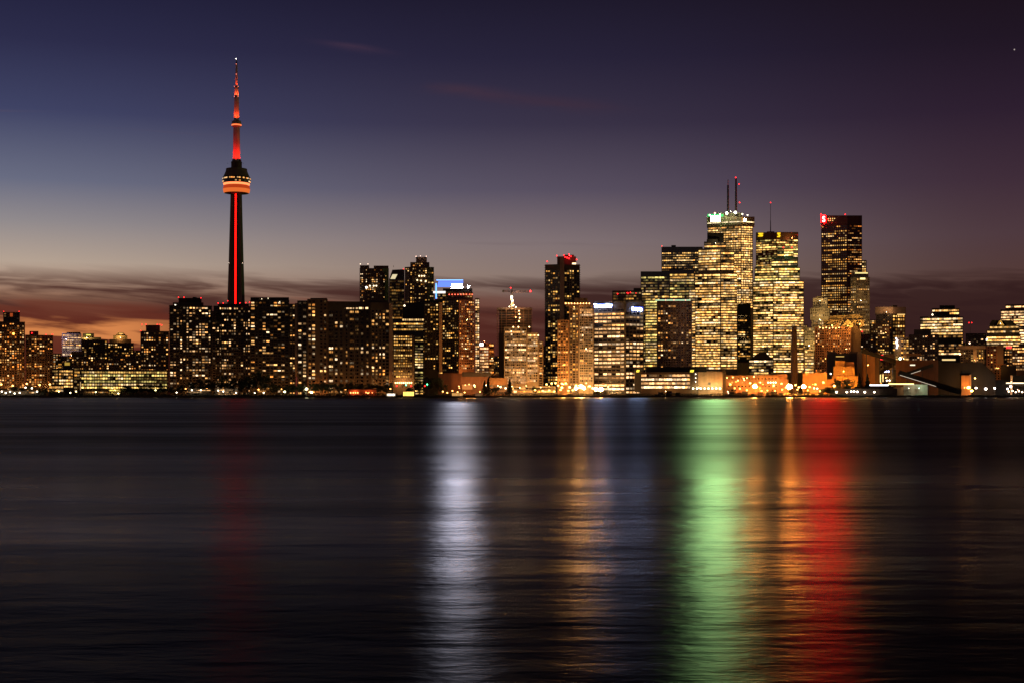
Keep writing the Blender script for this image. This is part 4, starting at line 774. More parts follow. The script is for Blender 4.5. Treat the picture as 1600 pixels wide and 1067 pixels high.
# ------------------------------------------------------------------ communications tower
def make_spire():
    D = 2300.0; px = 369.6; x = X(px, D)
    root = thing('communications_tower', 'slender concrete tower with a red light strip, round pod and red lit mast', 'tower', (x, D, GZ))
    def zz(y): return Z(y, D)
    def hw(w): return w / 2 / F * D
    conc = mat_wall((.20, .16, .11), .9, .12)
    # three-winged tapering shaft
    b = MB(); lv = [(620, 36), (560, 30), (475, 24.5), (400, 20.5), (340, 17.6), (302, 16)]
    rings = []
    for y, w in lv:
        r = hw(w) * 1.12; core = r * .52; pts = []
        for k in range(3):
            a = math.radians(-90 + 60 + 120 * k)
            t = (math.cos(a), math.sin(a)); s = (-t[1], t[0]); ww = r * .26
            pts += [(t[0] * core - s[0] * ww * 1.3, t[1] * core - s[1] * ww * 1.3), (t[0] * r - s[0] * ww, t[1] * r - s[1] * ww), (t[0] * r + s[0] * ww, t[1] * r + s[1] * ww), (t[0] * core + s[0] * ww * 1.3, t[1] * core + s[1] * ww * 1.3)]
        i = len(b.v); rings.append(i); b.v += [(x + p[0], D + p[1], zz(y)) for p in pts]
    for a, c in zip(rings, rings[1:]):
        for k in range(12):
            m = (k + 1) % 12; b.f.append((a + k, a + m, c + m, c + k)); b.c.append(None)
    b.build('shaft', conc, root)
    # lift shaft light strip in the groove that faces the lake
    b = MB(); r0, r1 = hw(24.5) * .6, hw(16) * .62
    def strip(w0, w1, off): 
        q = [(x - hw(w0), D - hw(36) * .62 - off, zz(620)), (x + hw(w0), D - hw(36) * .62 - off, zz(620)), (x + hw(w1), D - r1 - off, zz(303.5)), (x - hw(w1), D - r1 - off, zz(303.5))]
        b.quad(*q); b.quad(*[(p[0], p[1] + 1.5, p[2]) for p in reversed(q)])
        for i in range(4):
            k = (i + 1) % 4; b.quad(q[k], q[i], (q[i][0], q[i][1] + 1.5, q[i][2]), (q[k][0], q[k][1] + 1.5, q[k][2]))
    strip(2.1, 2.1, .7)
    o = b.build('light_strip', mat_emit((1, .003, .0016), 9, True), root); o.data.materials.append(METAL)
    for p in o.data.polygons: p.material_index = 0 if p.index == 0 else 1
    b = MB()
    for k in range(52):
        t = k / 52; z = zz(474) + (zz(306) - zz(474)) * t; y = D - (hw(24.5) * .62 + (r1 - hw(24.5) * .62) * t) - 3.6
        b.box(x - hw(2.9), x + hw(2.9), y, y + .3, z, z + .5)
    b.build('strip_frame', METAL, root)
    def lathe(name, prof, mat, seg=40):
        m = MB(); m.tube([(x, D, zz(y)) for y, w in prof], [hw(w) for y, w in prof], seg); return m.build(name, mat, root, smooth=False)
    lathe('pod_soffit', [(304.5, 16), (303, 26), (302.4, 38)], conc)
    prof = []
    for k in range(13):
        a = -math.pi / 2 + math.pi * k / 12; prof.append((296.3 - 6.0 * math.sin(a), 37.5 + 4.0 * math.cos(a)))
    lathe('radome', prof[6:], mat_emit((1, .09, .012), .45, True)); lathe('radome_foot', prof[:7], mat_emit((1, .19, .032), .8, True))  # lower half glows brighter, standing in for lamps shining from below
    lathe('light_ring', [(290.2, 38), (289.2, 40.5), (287.8, 41), (287, 40)], mat_emit((1, .22, .07), 2.2, False))
    lathe('observation_deck', [(287.3, 42.2), (283, 43.2), (279, 43.4), (277.5, 42)], mat_wall((.06, .045, .035), .4))
    m = MB()
    for k in range(44):
        for row, y in enumerate((280.5, 285)):
            if rnd.random() < (.45 if row == 0 else .3):
                a = 2 * math.pi * k / 44; t = (-math.sin(a), math.cos(a)); n = (math.cos(a), math.sin(a))
                r = hw(43.2); c = scl(rnd.choice(WARM), rnd.uniform(.5, 1.6))
                m.frame_box((x + n[0] * r, D + n[1] * r), (t[0], t[1]), n, -1.4, 1.4, zz(y + .9), zz(y - .9), -.4, .25, c)
    stuff(m.build('deck_window_lights', mat_glow('attr'), root))
    lathe('upper_deck', [(277.5, 41), (274, 38), (270, 34.5), (267.6, 33), (267.4, 32)], conc)
    lathe('roof_drum', [(267.4, 32.5), (264.5, 32.5), (264.4, 30)], conc)
    lathe('equipment_level', [(266, 17), (258, 16.5), (253.5, 17), (253, 12)], mat_wall((.12, .08, .06)))
    m = MB()
    for k in range(10):
        a = 2 * math.pi * k / 10; m.box(x + hw(13) * math.cos(a) - .8, x + hw(13) * math.cos(a) + .8, D + hw(13) * math.sin(a) - .8, D + hw(13) * math.sin(a) + .8, zz(262), zz(250 + (k % 3) * 1.5))
    m.build('roof_equipment', METAL, root)
    wht = mat_wall((.62, .55, .5), .7, .2)
    lathe('mast_base', [(255, 11.4), (199, 10.2)], wht, 12)
    lathe('upper_pod', [(199.5, 11), (197.5, 14.6), (194, 15), (190.5, 14.2), (189, 10)], mat_wall((.5, .4, .33)), 24)
    lathe('upper_pod_light', [(197.2, 15.2), (195.2, 15.4)], mat_emit((1, .18, .05), 1.6, False), 24)
    lathe('mast_middle', [(189.5, 8.4), (152, 7.4)], wht, 12); lathe('mast_upper', [(152, 7.0), (137, 5.8)], wht, 12)
    lathe('mast_collar', [(137.5, 7), (136, 7)], METAL, 12); lathe('mast_top', [(136.5, 4.0), (118, 3.6), (100, 3.0)], wht, 10); lathe('mast_tip', [(101, 2.4), (93.5, 1.6)], METAL, 8)
    for y, k in ((136, 2), (151.5, 2), (117, 1), (101, 1)):
        m = MB()
        for s in ((-1, 1) if k == 2 else (0,)): m.ball((x + s * hw(6), D - hw(5), zz(y)), .45)
        m.build('beacon', mat_emit((1, .22, .15), 4, False), root)
    for (a, y) in ((360.8, 353.5), (376.5, 353.5), (358.6, 412), (378.6, 412)):
        m = MB(); d = D - hw(10); m.ball((X(a, d), d, zz(y)), .9); m.build('beacon', mat_emit((1, .78, .6), 8, False), root)
    m = MB(); m.ball((x, D - 3, zz(93)), .8); m.build('beacon', mat_emit((1, .9, .8), 6, False), root)
    # red floodlights that stand on each level and shine up the mast
    def up(y, r, col, power, z2, size=.5):
        for a in (-150, -90, -30):
            L = bpy.data.lights.new('mast_floodlight', 'SPOT'); L.energy = power; L.color = col; L.spot_size = math.radians(56); L.spot_blend = .9; L.shadow_soft_size = size
            o = bpy.data.objects.new('mast_floodlight', L); COL.objects.link(o)
            p = Vector((x + r * math.cos(math.radians(a)), D + r * math.sin(math.radians(a)), zz(y))); tgt = Vector((x, D, zz(z2)))
            o.location = p; o.rotation_euler = (tgt - p).to_track_quat('-Z', 'Y').to_euler(); o.parent = root; o.matrix_parent_inverse = Matrix.Translation(-root.location)
            m = MB(); m.ball((p.x, p.y, p.z - .9), .5); m.build('floodlight', METAL, root)
    up(256, 15, (1, .012, .006), 62000, 232); up(189, 9, (1, .06, .015), 22000, 172); up(152, 7, (1, .09, .025), 10000, 142); up(136.5, 5.5, (1, .08, .03), 6000, 124)
    return root
make_spire()

# ------------------------------------------------------------------ chimney and crane
def make_chimney():
    D = 1680; x = X(1241, D); root = thing('chimney', 'tall dark tapering factory chimney in front of the brightest towers', 'chimney', (x, D, GZ))
    b = MB(); b.tube([(x, D, GZ - .2), (x, D, Z(560, D)), (x, D, Z(509.5, D))], [5.0, 3.9, 2.9], 20); b.build('stack', mat_wall((.10, .05, .03), .9, .3), root)
    b = MB(); b.tube([(x, D, Z(512.5, D)), (x, D, Z(509, D))], [3.15, 3.25], 20); b.build('rim', DK2, root)
    b = MB()
    for k in range(60): z = GZ + 2 + k * 1.35; b.box(x - .3, x + .3, D - 5.2 + z * .026, D - 5.05 + z * .026, z, z + .12)
    b.build('ladder', METAL, root)
make_chimney()
def make_crane():
    D = 1800; x = X(800, D); root = thing('tower_crane', 'tower crane with a floodlit mast and red-lit jib on the unfinished tower', 'crane', (x, D - 3, Z(481, D)))
    yel = mat_wall((.55, .42, .25), .6)
    def lattice(name, a, b_, w, n, m):
        a = Vector(a); b_ = Vector(b_); mb = MB(); d = (b_ - a).normalized(); s = Vector((1, 0, 0)) if abs(d.z) > .5 else Vector((0, 0, 1)); q = d.cross(s).normalized(); s = q.cross(d)
        cs = [s * i * w + q * j * w for i, j in ((-1, -1), (1, -1), (1, 1), (-1, 1))]
        for c in cs: mb.tube([a + c, b_ + c], [.3, .3], 5)
        for k in range(n):
            p0 = a + (b_ - a) * (k / n); p1 = a + (b_ - a) * ((k + 1) / n)
            for i in range(4): mb.tube([p0 + cs[i], p1 + cs[(i + 1) % 4]], [.12, .12], 4)
        return mb.build(name, m, root)
    lattice('mast', (x, D - 3, Z(484, D)), (x, D - 3, Z(457, D)), .95, 9, yel)
    lattice('jib', (x - 1, D - 3, Z(456.5, D)), (X(830, D), D - 13, Z(457, D)), .9, 10, mat_wall((.22, .09, .06)))
    lattice('counter_jib', (x + 1, D - 3, Z(456.5, D)), (X(785, D), D + 2, Z(455, D)), .7, 5, mat_wall((.22, .09, .06)))
    b = MB(); b.box(X(785, D), X(788, D), D - 1, D + 2, Z(457, D), Z(453.5, D)); b.build('counterweight', DK2, root)
    b = MB(); b.tube([(x, D - 3, Z(457, D)), (x, D - 3, Z(451, D))], [.7, .3], 6); b.tube([(x, D - 3, Z(451.5, D)), (X(818, D), D - 9, Z(456.2, D))], [.12, .12], 4); b.tube([(x, D - 3, Z(451.5, D)), (X(787, D), D + 1, Z(455, D))], [.12, .12], 4); b.build('apex', METAL, root)
    b = MB(); b.box(x - 1.6, x + .2, D - 5, D - 3.6, Z(459.5, D), Z(457.2, D)); b.build('cab', DK, root)
    for px, y, r, st in ((798, 450.5, .7, 10), (828.5, 456.5, 1.1, 20)):
        b = MB(); b.ball((X(px, D), D - 4 - (9 if px > 820 else 0), Z(y, D)), r); b.build('beacon', mat_emit((1, .012, .014), st, False), root)
    b = MB(); b.ball((x - .6, D - 5.4, Z(465, D)), 1.5); b.ball((x + .4, D - 5.4, Z(471, D)), 1.1); b.build('floodlight', mat_emit((1, .95, .8), 9, False), root)
    L = bpy.data.lights.new('mast_light', 'POINT'); L.energy = 9000; L.color = (1, .9, .7); L.shadow_soft_size = .5
    o = bpy.data.objects.new('mast_light', L); COL.objects.link(o); o.location = (x, D - 8, Z(470, D)); o.parent = root; o.matrix_parent_inverse = Matrix.Translation(-root.location)
make_crane()

# ------------------------------------------------------------------ lamps along the quay
ORD = ['first', 'second', 'third', 'fourth', 'fifth', 'sixth', 'seventh', 'eighth', 'ninth', 'tenth', 'eleventh', 'twelfth', 'thirteenth', 'fourteenth', 'fifteenth', 'sixteenth']
def ordl(k, n, what, where):
    if n == 1: return f'{what} {where}'
    if n == 2: return f'{"left" if k == 0 else "right"} {what} {where}'
    return f'{what} {where}, {"leftmost" if k == 0 else "rightmost" if k == n - 1 else ORD[k] + " from left"}'
LENS = {1233: 130, 1255: 45, 1179: 130, 908: 120, 912: 20, 900: 50, 931: 16, 938: 30, 1513: 1, 1518: 1}
def lamp(name, label, px, y, D, r, st, col, power, group, cat='lamp'):
    power *= 1.7; st0 = st; st = min(st, 10); r *= 1.3
    x = X(px, D); z = Z(y, D); root = thing(name, label, cat, (x, D, GZ), group)
    b = MB(); b.tube([(x, D + .4, GZ - .2), (x, D + .4, max(z, GZ + .6)), (x, D, max(z, GZ + .6) + r * .9)], [.14, .10, .08], 6); b.build('pole', METAL, root)
    b = MB(); b.ball((x, D - .3, z), r, 10, 6, sz=.8); hd = b.build('lamp_head', mat_emit(col, st, False), root)
    if name == 'quay_floodlight':   # glass front of the floodlight, facing the lake
        b = MB(); ps = [(x + r * .95 * math.cos(2 * math.pi * k / 14), D - .3 - r * .9, z + r * .8 * math.sin(2 * math.pi * k / 14)) for k in range(14)]
        b.poly(ps); b.build('lens', mat_emit((col[0], col[1] * .6, col[2] * .35), st0 * .5 * LENS.get(round(px), 22)), hd)
    b = MB(); b.tube([(x, D - .3, z + r * .75), (x, D - .3, z + r * 1.05)], [r * .9, r * .3], 8); b.build('shade', METAL, hd)
    if power:
        L = bpy.data.lights.new('bulb', 'POINT'); L.energy = power; L.color = col; L.shadow_soft_size = r
        o = bpy.data.objects.new('bulb', L); COL.objects.link(o); o.location = (x, D - .3, z - r * .2); o.parent = root; o.matrix_parent_inverse = Matrix.Translation(-root.location)
def lamps(what, where, items, D, r, st, col, power, group, name='street_lamp'):
    items = sorted(items)
    for k, it in enumerate(items):
        sc = it[2] if len(it) > 2 else 1
        lamp(name, ordl(k, len(items), what, where), it[0], it[1], D + rnd.uniform(-3, 3), r * sc ** .5, st, col, power * sc, group)
OC = (1, .46, .10); WC = (1, .86, .62); AC = (1, .40, .09)
lamps('big orange floodlight', 'at the foot of the tall chimney', [(1233, 603.5, 1.6), (1255, 603.5, 1.0)], 1616, 1.9, 60, OC, 52000, 'big floodlights on the industrial quay', 'quay_floodlight')
lamps('big orange floodlight', 'in front of the long orange quay warehouse', [(1179, 603)], 1618, 1.7, 50, OC, 36000, 'big floodlights on the industrial quay', 'quay_floodlight')
lamps('big warm floodlight', 'at the corner of the newspaper block', [(931, 607.5, 1.1), (938.5, 608, 1.7)], 1640, 1.6, 60, (1, .62, .24), 16000, 'big floodlights on the industrial quay', 'quay_floodlight')
lamps('big warm floodlight', 'at the foot of the orange winged condominium', [(908, 603.5, 1.4), (912, 606), (900, 606)], 1650, 1.4, 50, (1, .66, .26), 40000, 'big floodlights on the industrial quay', 'quay_floodlight')
lamps('orange street lamp', 'by the pale lit pavilion', [(854, 600), (862, 598.5), (868, 598), (872, 602), (878, 599), (884, 598.5)], 1652, .9, 22, OC, 12000, 'orange street lamps by the pavilion')
lamps('small orange lamp', 'on the quay between pavilion and newspaper block', [(836, 609), (848, 610), (858, 609.5), (866, 611), (876, 608.5), (888, 610), (895, 609)], 1622, .8, 16, OC, 7000, 'small orange lamps in front of the condominiums')
lamps('orange street lamp', 'on the road behind the condominium with orange roof lamps', [(858, 604), (866, 606), (878, 605), (890, 604.5), (900, 602), (921, 603), (926, 606)], 1660, 1.0, 30, (1, .56, .18), 16000, 'orange street lamps by the pavilion')
lamps('orange street lamp', 'on the yard between warehouse and chimney', [(1141, 600), (1172, 598), (1209, 602), (1221, 599), (1228, 605), (1243, 601), (1248, 604.5), (1265, 604), (1274, 600)], 1628, .9, 30, OC, 14000, 'orange lamps on the warehouse yard')
lamps('orange street lamp', 'under the far left apartment towers', [(2, 600), (20, 602), (42, 599), (62, 601), (78, 600)], 1860, 1.0, 14, AC, 26000, 'street lamps at the far left')
lamps('orange street lamp', 'behind the trees below the black condominiums', [(290, 607), (324, 607), (366, 607), (404, 608), (440, 607)], 1690, .7, 9, AC, 18000, 'street lamps behind the trees')
lamps('orange street lamp', 'behind the trees below the wide slab', [(500, 608), (540, 608), (580, 608), (610, 607)], 1685, .7, 9, AC, 20000, 'street lamps behind the trees')
lamps('warm street lamp', 'before the brown curved terminal', [(741, 601.5), (760, 601.5), (782, 604), (790, 606)], 1630, .75, 16, (1, .68, .32), 8000, 'street lamps at the terminal')
lamps('small orange lamp', 'on the dark shore left of the brown curved terminal', [(692, 611), (699, 613), (707, 610), (715, 612), (726, 612.5), (750, 611.5)], 1612, .6, 12, OC, 2500, 'small shore lamps at the terminal')
lamps('yellow-green star lamp', 'under the trees below the dark slab end tower', [(479, 607, 1.5), (445, 611.5), (487, 612.5)], 1612, 1.0, 26, (.95, .9, .45), 6000, 'yellow-green shore lamps')
lamps('white lamp', 'on the shore below the black condominiums', [(276, 612.5), (300, 609), (314, 609), (341, 609.5), (349, 611), (369, 613), (398, 613.5), (412, 613)], 1612, .6, 9, WC, 900, 'small white lamps under the condominiums')
lamps('white lamp', 'on the shore at the far left', [(3, 611), (9, 613.5), (16, 611.5), (23, 614), (31, 613), (40, 605), (50, 606), (58, 611)], 1612, .65, 12, WC, 1200, 'shore lamps at the far left')
lamps('yellow lamp', 'in front of the glazed waterfront offices', [(92, 611), (110, 613), (119, 611), (150, 612), (176, 607), (185, 614), (243, 609)], 1615, .65, 10, (1, .8, .35), 1500, 'lamps in front of the glazed offices')
lamps('round white lamp', 'on the quay below the cone trees', [(1307, 612, 1.3), (1323, 612), (1330, 611), (1334.5, 611), (1339.5, 611.5, 1.2), (1351, 612, 1.2), (1366, 612), (1382, 612)], 1606, .85, 14, WC, 1500, 'round lamps on the sugar quay')
lamps('orange star lamp', 'beside the two round trees', [(1303.5, 602.5)], 1608, 1.2, 30, OC, 9000, 'round lamps on the sugar quay')
lamps('bright orange lamp', 'at the end wall of the huge black shed', [(1513, 605, 1.6), (1518, 610)], 1630, 1.2, 36, (1, .56, .2), 16000, 'lamps at the black shed', 'quay_floodlight')
lamps('cool white lamp', 'on the quay right of the black shed', [(1525, 605.5), (1540, 607, 1.7), (1554, 606), (1574, 607), (1579, 603)], 1622, .95, 26, (1, .86, .78), 4000, 'lamps at the black shed')
lamps('small warm lamp', 'under the lit quay canopy', [(1576, 611), (1582, 610), (1587, 612), (1592, 610.5), (1597, 612)], 1612, .7, 14, (1, .7, .45), 1800, 'lamps under the quay canopy')
lamps('small red-white lamp', 'at the right end of the pale floodlit hall', [(1137, 611), (1138.5, 613.5)], 1612, .5, 8, (1, .6, .45), 500, 'small lamps by the exhibition hall')
lamps('small orange lamp', 'on the quay edge before the long orange warehouse', [(1148, 606), (1156, 606.5), (1167, 609), (1190, 610), (1199, 609.5), (1211, 610), (1222, 608), (1246, 608), (1262, 609), (1281, 610.5)], 1608, .65, 13, OC, 4000, 'small lamps before the warehouse')

# ------------------------------------------------------------------ traffic signals behind the terminal
def signal(label, px, y, col):
    D = 1640; x = X(px, D); root = thing('traffic_light', label, 'traffic light', (x, D, GZ), 'traffic lights by the office block')
    b = MB(); b.tube([(x, D + .5, GZ - .2), (x, D + .5, Z(y, D) + .9)], [.14, .1], 6); b.build('pole', METAL, root)
    b = MB(); b.box(x - .45, x + .45, D - .1, D + .45, Z(y, D) - 1.9 if col[0] > .5 else Z(y, D) - .6, Z(y, D) + .6 if col[0] > .5 else Z(y, D) + 1.9); b.build('signal_head', BLK, root)
    b = MB(); b.ball((x, D - .35, Z(y, D)), .85); b.build('lens', mat_emit(col, 7, False), root)
RED = (1, .012, .012); GR = (.1, 1, .35)
signal('leftmost red traffic light, below the square-windowed office block', 620, 602.5, RED)
signal('green traffic light between two red ones, below the vertical fin', 634.5, 601, GR)
signal('middle red traffic light, above the yellow lit boat', 642.5, 602.5, RED)
signal('rightmost red traffic light, close beside a green one', 664, 602.5, RED)
signal('green traffic light farthest right, close beside a red one', 667.5, 600, GR)

# ------------------------------------------------------------------ boats and small quay buildings
def boat(label, px0, px1, y0, D, col, st, n, hullm):
    x0, x1 = X(px0, D), X(px1, D); L = x1 - x0; root = thing('tour_boat', label, 'boat', ((x0 + x1) / 2, D, 0), 'tour boats at the quay')
    def hull(z, k, o): return [(x0 + o, D), (x0 + L * .1, D - 2.6 * k), (x0 + L * .78, D - 2.8 * k), (x1 + o * -1 + .8, D), (x0 + L * .78, D + 2.8 * k), (x0 + L * .1, D + 2.6 * k)]
    b = MB(); lo = hull(0, .75, .8); hi = hull(0, 1, 0); i = 0
    b.v = [(p[0], p[1], -.6) for p in lo] + [(p[0], p[1], 1.3 + (.5 if k == 3 else 0)) for k, p in enumerate(hi)]
    for k in range(6): m = (k + 1) % 6; b.f.append((k, m, 6 + m, 6 + k)); b.c.append(None)
    b.f.append(tuple(range(6, 12))); b.c.append(None); b.build('hull', hullm, root)
    zt = Z(y0, D); b = MB(); b.box(x0 + L * .12, x0 + L * .8, D - 2.1, D + 2.1, 1.3, zt - .3); b.build('cabin', WH, root)
    b = MB(); b.box(x0 + L * .08, x0 + L * .84, D - 2.5, D + 2.5, zt - .3, zt); b.build('roof', DK, root)
    w = L * .66 / n
    for k in range(n):
        b = MB(); b.box(x0 + L * .13 + w * (k + .12), x0 + L * .13 + w * (k + .88), D - 2.22, D - 2.05, 1.9, zt - .7); b.build('window', mat_emit(col, st * rnd.uniform(.5, 1.2), False), root)
boat('moored tour boat with white lit windows below the square-windowed office block', 602, 622, 613.4, 1594, (1, .85, .65), 2.6, 7, BLK)
boat('moored boat glowing yellow, left of the brown curved terminal', 627, 652, 610.5, 1593, (1, .58, .12), 3.0, 8, BLK)
boat('dark moored boat with one row of amber windows in front of the brown curved terminal', 703, 728, 612.5, 1594, (1, .5, .14), .8, 8, BLK)
boat('small dark boat moored right of the amber-windowed boat', 741, 757, 613.5, 1594, (1, .5, .2), .25, 5, BLK)
B2 = BUILD; BUILD = []
B('quay_restaurant', 'low quay restaurant with a row of red-orange lamps below the wide condominium slab', 1612, [
    K('wall', [(544, 0), (588, 0)], 608, m=BRK, dep=8), K('roof', [(542, 0), (590, 0)], 607, yb=608, dd=-1, dep=10, m=BLK)],
    extra=many(spots([(548, 613, .8), (552, 613, .8), (555.5, 613, .8), (559, 613, .8), (572, 612.5, .7), (575, 613.5, .8), (582, 612.8, .8)], (1, .22, .06), 12, .8, 'red_orange_lamp', off=-2), glow(555, 612.5, -3, 1800, (1, .2, .05)), glow(577, 612.5, -3, 1800, (1, .2, .05))))
B('ferry_house', 'small dark shore house with a lit window strip below the left black condominium', 1615, [
    K('wall', [(294, 0), (330, 0)], 606.5, m=DK, dep=8, w=OFF(fl=2.4, bay=2, lit=.65, pal=PALE, hf=.4))])
B('ferry_house', 'small dark shore house right of the ferry house with the lit strip', 1616, [
    K('wall', [(336, 0), (372, 0)], 606, m=DK, dep=8, w=OFF(fl=2.4, bay=2.4, lit=.35, pal=PALE, hf=.4))])
B('shore_pavilion', 'small yellow lit pavilion in front of the glazed waterfront offices', 1616, [
    K('wall', [(170, 0), (188, 0)], 606.5, m=CU, dep=7, w=OFF(fl=2.6, bay=2, lit=.7, pal=[(1, .75, .15)], s=.9, hf=.5))], extra=glow(180, 609, -4, 1200, (1, .7, .2)))
B('shore_hall', 'long dim shore hall at the foot of the glazed waterfront offices', 1620, [
    K('wall', [(130, 0), (170, 0)], 609.5, m=BR, dep=8, w=OFF(fl=2.6, bay=2.2, lit=.3, pal=AMB, s=.7))])
B('shore_hall', 'dark shore hall with lit openings at the far left', 1622, [
    K('wall', [(-4, 0), (72, 0)], 609.5, m=DK, dep=8, w=OFF(fl=3, bay=2.6, lit=.55, pal=WARM, s=1.2, hf=.5))])
B('quay_shed', 'long dark low shed on the quay below the cone-shaped trees', 1612, [
    K('wall', [(1296, 0), (1402, 0)], 606.5, m=mat_wall((.05, .03, .022)), dep=8), K('roof', [(1335, 0), (1396, 0)], 603.5, yb=606.5, dd=2, dep=8, m=BLK)])
for d in BUILD: make_building(d)

# ------------------------------------------------------------------ storage boxes on the industrial quay
def boxes(what, where, items, group):
    items = sorted(items)
    for k, (px, wpx, h, mat, D) in enumerate(items):
        x0, x1 = X(px, D), X(px + wpx, D); root = thing('storage_box', ordl(k, len(items), what, where), 'container', ((x0 + x1) / 2, D, GZ), group)
        b = MB(); b.box(x0, x1, D, D + 2.5, GZ - .05, GZ + h)
        n = max(3, int((x1 - x0) / .8))
        for i in range(n + 1): b.box(x0 + (x1 - x0) * i / n - .08, x0 + (x1 - x0) * i / n + .08, D - .1, D, GZ, GZ + h)
        b.build('shell', mat, root)
        b = MB(); b.box(x0 - .1, x1 + .1, D - .15, D + 2.6, GZ + h, GZ + h + .18); b.build('lid', METAL, root)
RUST = mat_wall((.16, .05, .03)); GREY = mat_wall((.09, .085, .08)); BLU = mat_wall((.03, .05, .09))
boxes('dark storage box', 'on the quay in front of the long orange warehouse', [(1139, 8, 4.5, BLK, 1609), (1151, 7, 3.6, RUST, 1610), (1160, 9, 5.2, GREY, 1609), (1174, 5, 3.0, BLU, 1608), (1184, 8, 4.8, RUST, 1610), (1205, 9, 5.4, BLK, 1609), (1217, 7, 3.4, GREY, 1609)], 'storage boxes on the industrial quay')
boxes('pale storage box', 'between two dark boxes before the long orange warehouse', [(1196, 7, 5.0, mat_wall((.6, .55, .35)), 1609)], 'storage boxes on the industrial quay')
boxes('dark storage box', 'on the quay right of the tall chimney', [(1247, 6, 3.8, GREY, 1609), (1257, 8, 4.6, BLK, 1610), (1268, 5, 3.0, RUST, 1609), (1279, 7, 4.2, BLK, 1610)], 'storage boxes on the industrial quay')
boxes('dark storage box', 'on the quay in front of the ribbon-lit office hall', [(1028, 8, 4.4, GREY, 1610), (1041, 9, 5.6, RUST, 1609), (1056, 7, 4.0, BLK, 1610)], 'storage boxes on the central quay')

# ------------------------------------------------------------------ trees and shrubs
def leafmat(c):
    m = bpy.data.materials.new('foliage'); m.use_nodes = True; n = NT(m.node_tree); b = m.node_tree.nodes['Principled BSDF']
    g = n.n('ShaderNodeNewGeometry'); t = n.n('ShaderNodeTexNoise'); t.inputs['Scale'].default_value = .9; n.l(g.outputs['Position'], t.inputs['Vector'])
    n.l(n.mix(t.outputs[0], tuple(v * .5 for v in c) + (1,), tuple(v * 1.5 for v in c) + (1,)), b.inputs['Base Color']); b.inputs['Roughness'].default_value = .7
    return m
LEAF = leafmat((.035, .045, .018)); BARK = mat_wall((.06, .04, .03)); PINE = leafmat((.02, .032, .016))
def leaf(mb, p, s):
    a = Vector((rnd.gauss(0, 1), rnd.gauss(0, 1), rnd.gauss(0, 1))).normalized(); u = a.orthogonal().normalized() * s; v = a.cross(u).normalized() * s * .7
    mb.quad(p - u, p - v, p + u, p + v)
def tree_meshes(kind, seed):
    global rnd
    old = rnd; rnd = random.Random(seed); tr = MB(); cr = MB()
    if kind == 'cone':
        tr.tube([(0, 0, 0), (0, 0, .95)], [.03, .008], 7)
        for k in range(1500):
            z = rnd.uniform(.1, 1) ** .85; r = .26 * (1.03 - z) * (.75 + .25 * math.sin(z * 38 + seed)) * rnd.uniform(.5, 1.05); a = rnd.uniform(0, 6.283)
            leaf(cr, Vector((r * math.cos(a), r * math.sin(a), z - .12 * r)), rnd.uniform(.018, .036))
    else:
        tr.tube([(0, 0, 0), (.01, 0, .2), (0, .01, .42)], [.035, .027, .018], 8)
        cl = []
        for k in range(15):
            a = rnd.uniform(0, 6.283); q = rnd.uniform(.08, .36); h = rnd.uniform(.42, .86)
            c = Vector((q * math.cos(a), q * math.sin(a), h)); cl.append((c, rnd.uniform(.09, .17)))
            tr.tube([(0, 0, rnd.uniform(.2, .4)), tuple(c * .6 + Vector((0, 0, .15))), tuple(c)], [.014, .009, .004], 5)
        for k in range(1900):
            c, r = rnd.choice(cl); d = Vector((rnd.gauss(0, 1), rnd.gauss(0, 1), rnd.gauss(0, .8))).normalized() * r * rnd.uniform(.35, 1.12)
            leaf(cr, c + d, rnd.uniform(.016, .034))
    rnd = old
    def me(mb, n, m):
        x = bpy.data.meshes.new(n); x.from_pydata(mb.v, [], mb.f); x.materials.append(m); return x
    return me(tr, 'trunk', BARK), me(cr, 'crown', PINE if kind == 'cone' else LEAF)
TM = {('round', k): tree_meshes('round', 20 + k) for k in range(4)}; TM.update({('cone', k): tree_meshes('cone', 40 + k) for k in range(2)})
def tree(label, px, ytop, wpx, D, kind, group):
    h = Z(ytop, D) - GZ; wid = wpx / F * D / (.9 if kind == 'round' else .5)
    x = X(px, D); root = thing('cone_tree' if kind == 'cone' else 'leafy_tree', label, 'tree', (x, D, GZ), group)
    k = rnd.randrange(4 if kind == 'round' else 2)
    for n, me in zip(('trunk', 'crown'), TM[(kind, k)]):
        o = bpy.data.objects.new(n, me); COL.objects.link(o); o.parent = root
        o.scale = (wid, wid, h); o.rotation_euler = (0, 0, rnd.uniform(0, 6.28))
def trees(what, where, items, D, kind, group):
    items = sorted(items)
    for k, (px, y, w) in enumerate(items): tree(ordl(k, len(items), what, where), px, y, w, D + rnd.uniform(-5, 5), kind, group)
trees('dark leafy tree', 'before the right half of the glazed offices', [(198, 600, 24), (221, 598, 22), (233, 599, 24), (255, 600, 22), (208, 605, 18), (243, 606, 14)], 1618, 'round', 'trees along the west shore')
trees('small dark tree', 'on the shore at the far left', [(6, 605, 14), (22, 602, 16), (36, 604, 14), (47, 600, 13), (60, 604, 14), (70, 606, 12), (82, 606, 12)], 1628, 'round', 'trees along the west shore')
trees('dark leafy tree', 'below the left black condominium', [(270, 604, 20), (284, 600, 18), (300, 594, 20), (318, 589, 22), (330, 592, 18)], 1650, 'round', 'trees below the black condominiums')
trees('tall dark tree', 'below the condominium in front of the spire', [(345, 583, 24), (362, 588, 22), (377, 592, 20), (388, 584, 24)], 1655, 'round', 'trees below the black condominiums')
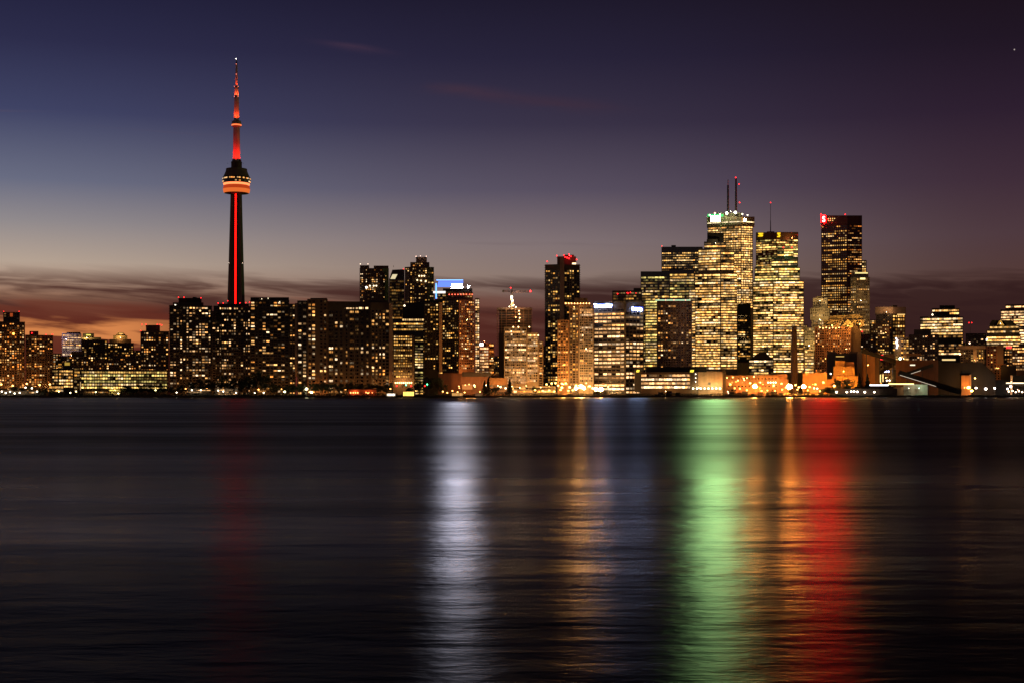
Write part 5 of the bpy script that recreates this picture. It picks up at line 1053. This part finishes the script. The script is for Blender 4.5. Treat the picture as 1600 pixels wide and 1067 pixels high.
trees('tall dark tree', 'below the condominium with the flat top box', [(400, 577, 26), (414, 583, 22), (428, 598, 20), (446, 602, 18), (456, 598, 20)], 1655, 'round', 'trees below the black condominiums')
trees('dark leafy tree', 'below the dark slab end tower', [(468, 596, 18), (492, 596, 18), (503, 594, 20)], 1650, 'round', 'trees below the wide slab')
trees('dark leafy tree', 'below the wide condominium slab', [(516, 596, 22), (530, 597, 20), (545, 596, 20), (560, 597, 22), (575, 597, 20), (590, 598, 20), (604, 599, 18)], 1650, 'round', 'trees below the wide slab')
trees('dark leafy tree', 'behind the red and green traffic lights', [(655, 592, 20), (670, 586, 22), (684, 586, 20), (693, 598, 16), (640, 604, 14)], 1648, 'round', 'trees left of the terminal')
trees('dark cone tree', 'in front of the brown curved terminal', [(757, 594, 14), (763, 591, 15)], 1612, 'cone', 'cone trees on the central shore')
trees('dark cone tree', 'before the pale lit pavilion', [(796.5, 592, 17)], 1612, 'cone', 'cone trees on the central shore')
trees('small dark tree', 'between the pavilion and the cone tree', [(774, 603, 14), (836, 602, 12)], 1622, 'round', 'small trees by the pavilion')
trees('round dark tree', 'in front of the bright orange silo block', [(1310, 589, 21), (1327, 589.5, 20)], 1625, 'round', 'round trees at the silo block')
trees('dark cone tree', 'in front of the orange-brown silo', [(1343, 583, 15), (1355.5, 584, 16)], 1625, 'cone', 'cone trees at the silo')
trees('low dark tree', 'on the quay left of the round trees', [(1293, 602, 20), (1300, 606, 16), (1286, 606, 14)], 1612, 'round', 'low trees at the sugar quay')
# dark shrubs and reeds growing on the whole sea wall
g = MB()
for k in range(26000):
    px = rnd.uniform(-30, 1630); hgt = 2.6 + 1.6 * math.sin(px * .11) * math.sin(px * .023 + 1) + .8 * math.sin(px * .51)
    if 690 < px < 1320: hgt = 2.9 + .9 * math.sin(px * .13) * math.sin(px * .041)
    if 1320 < px: hgt *= .4
    D = SHORE + 3 + rnd.uniform(0, 5); leaf(g, Vector((X(px, D), D, GZ + max(.2, hgt) * rnd.random() ** .8)), rnd.uniform(.3, .6))
stuff(g.build('shrubbery', LEAF))
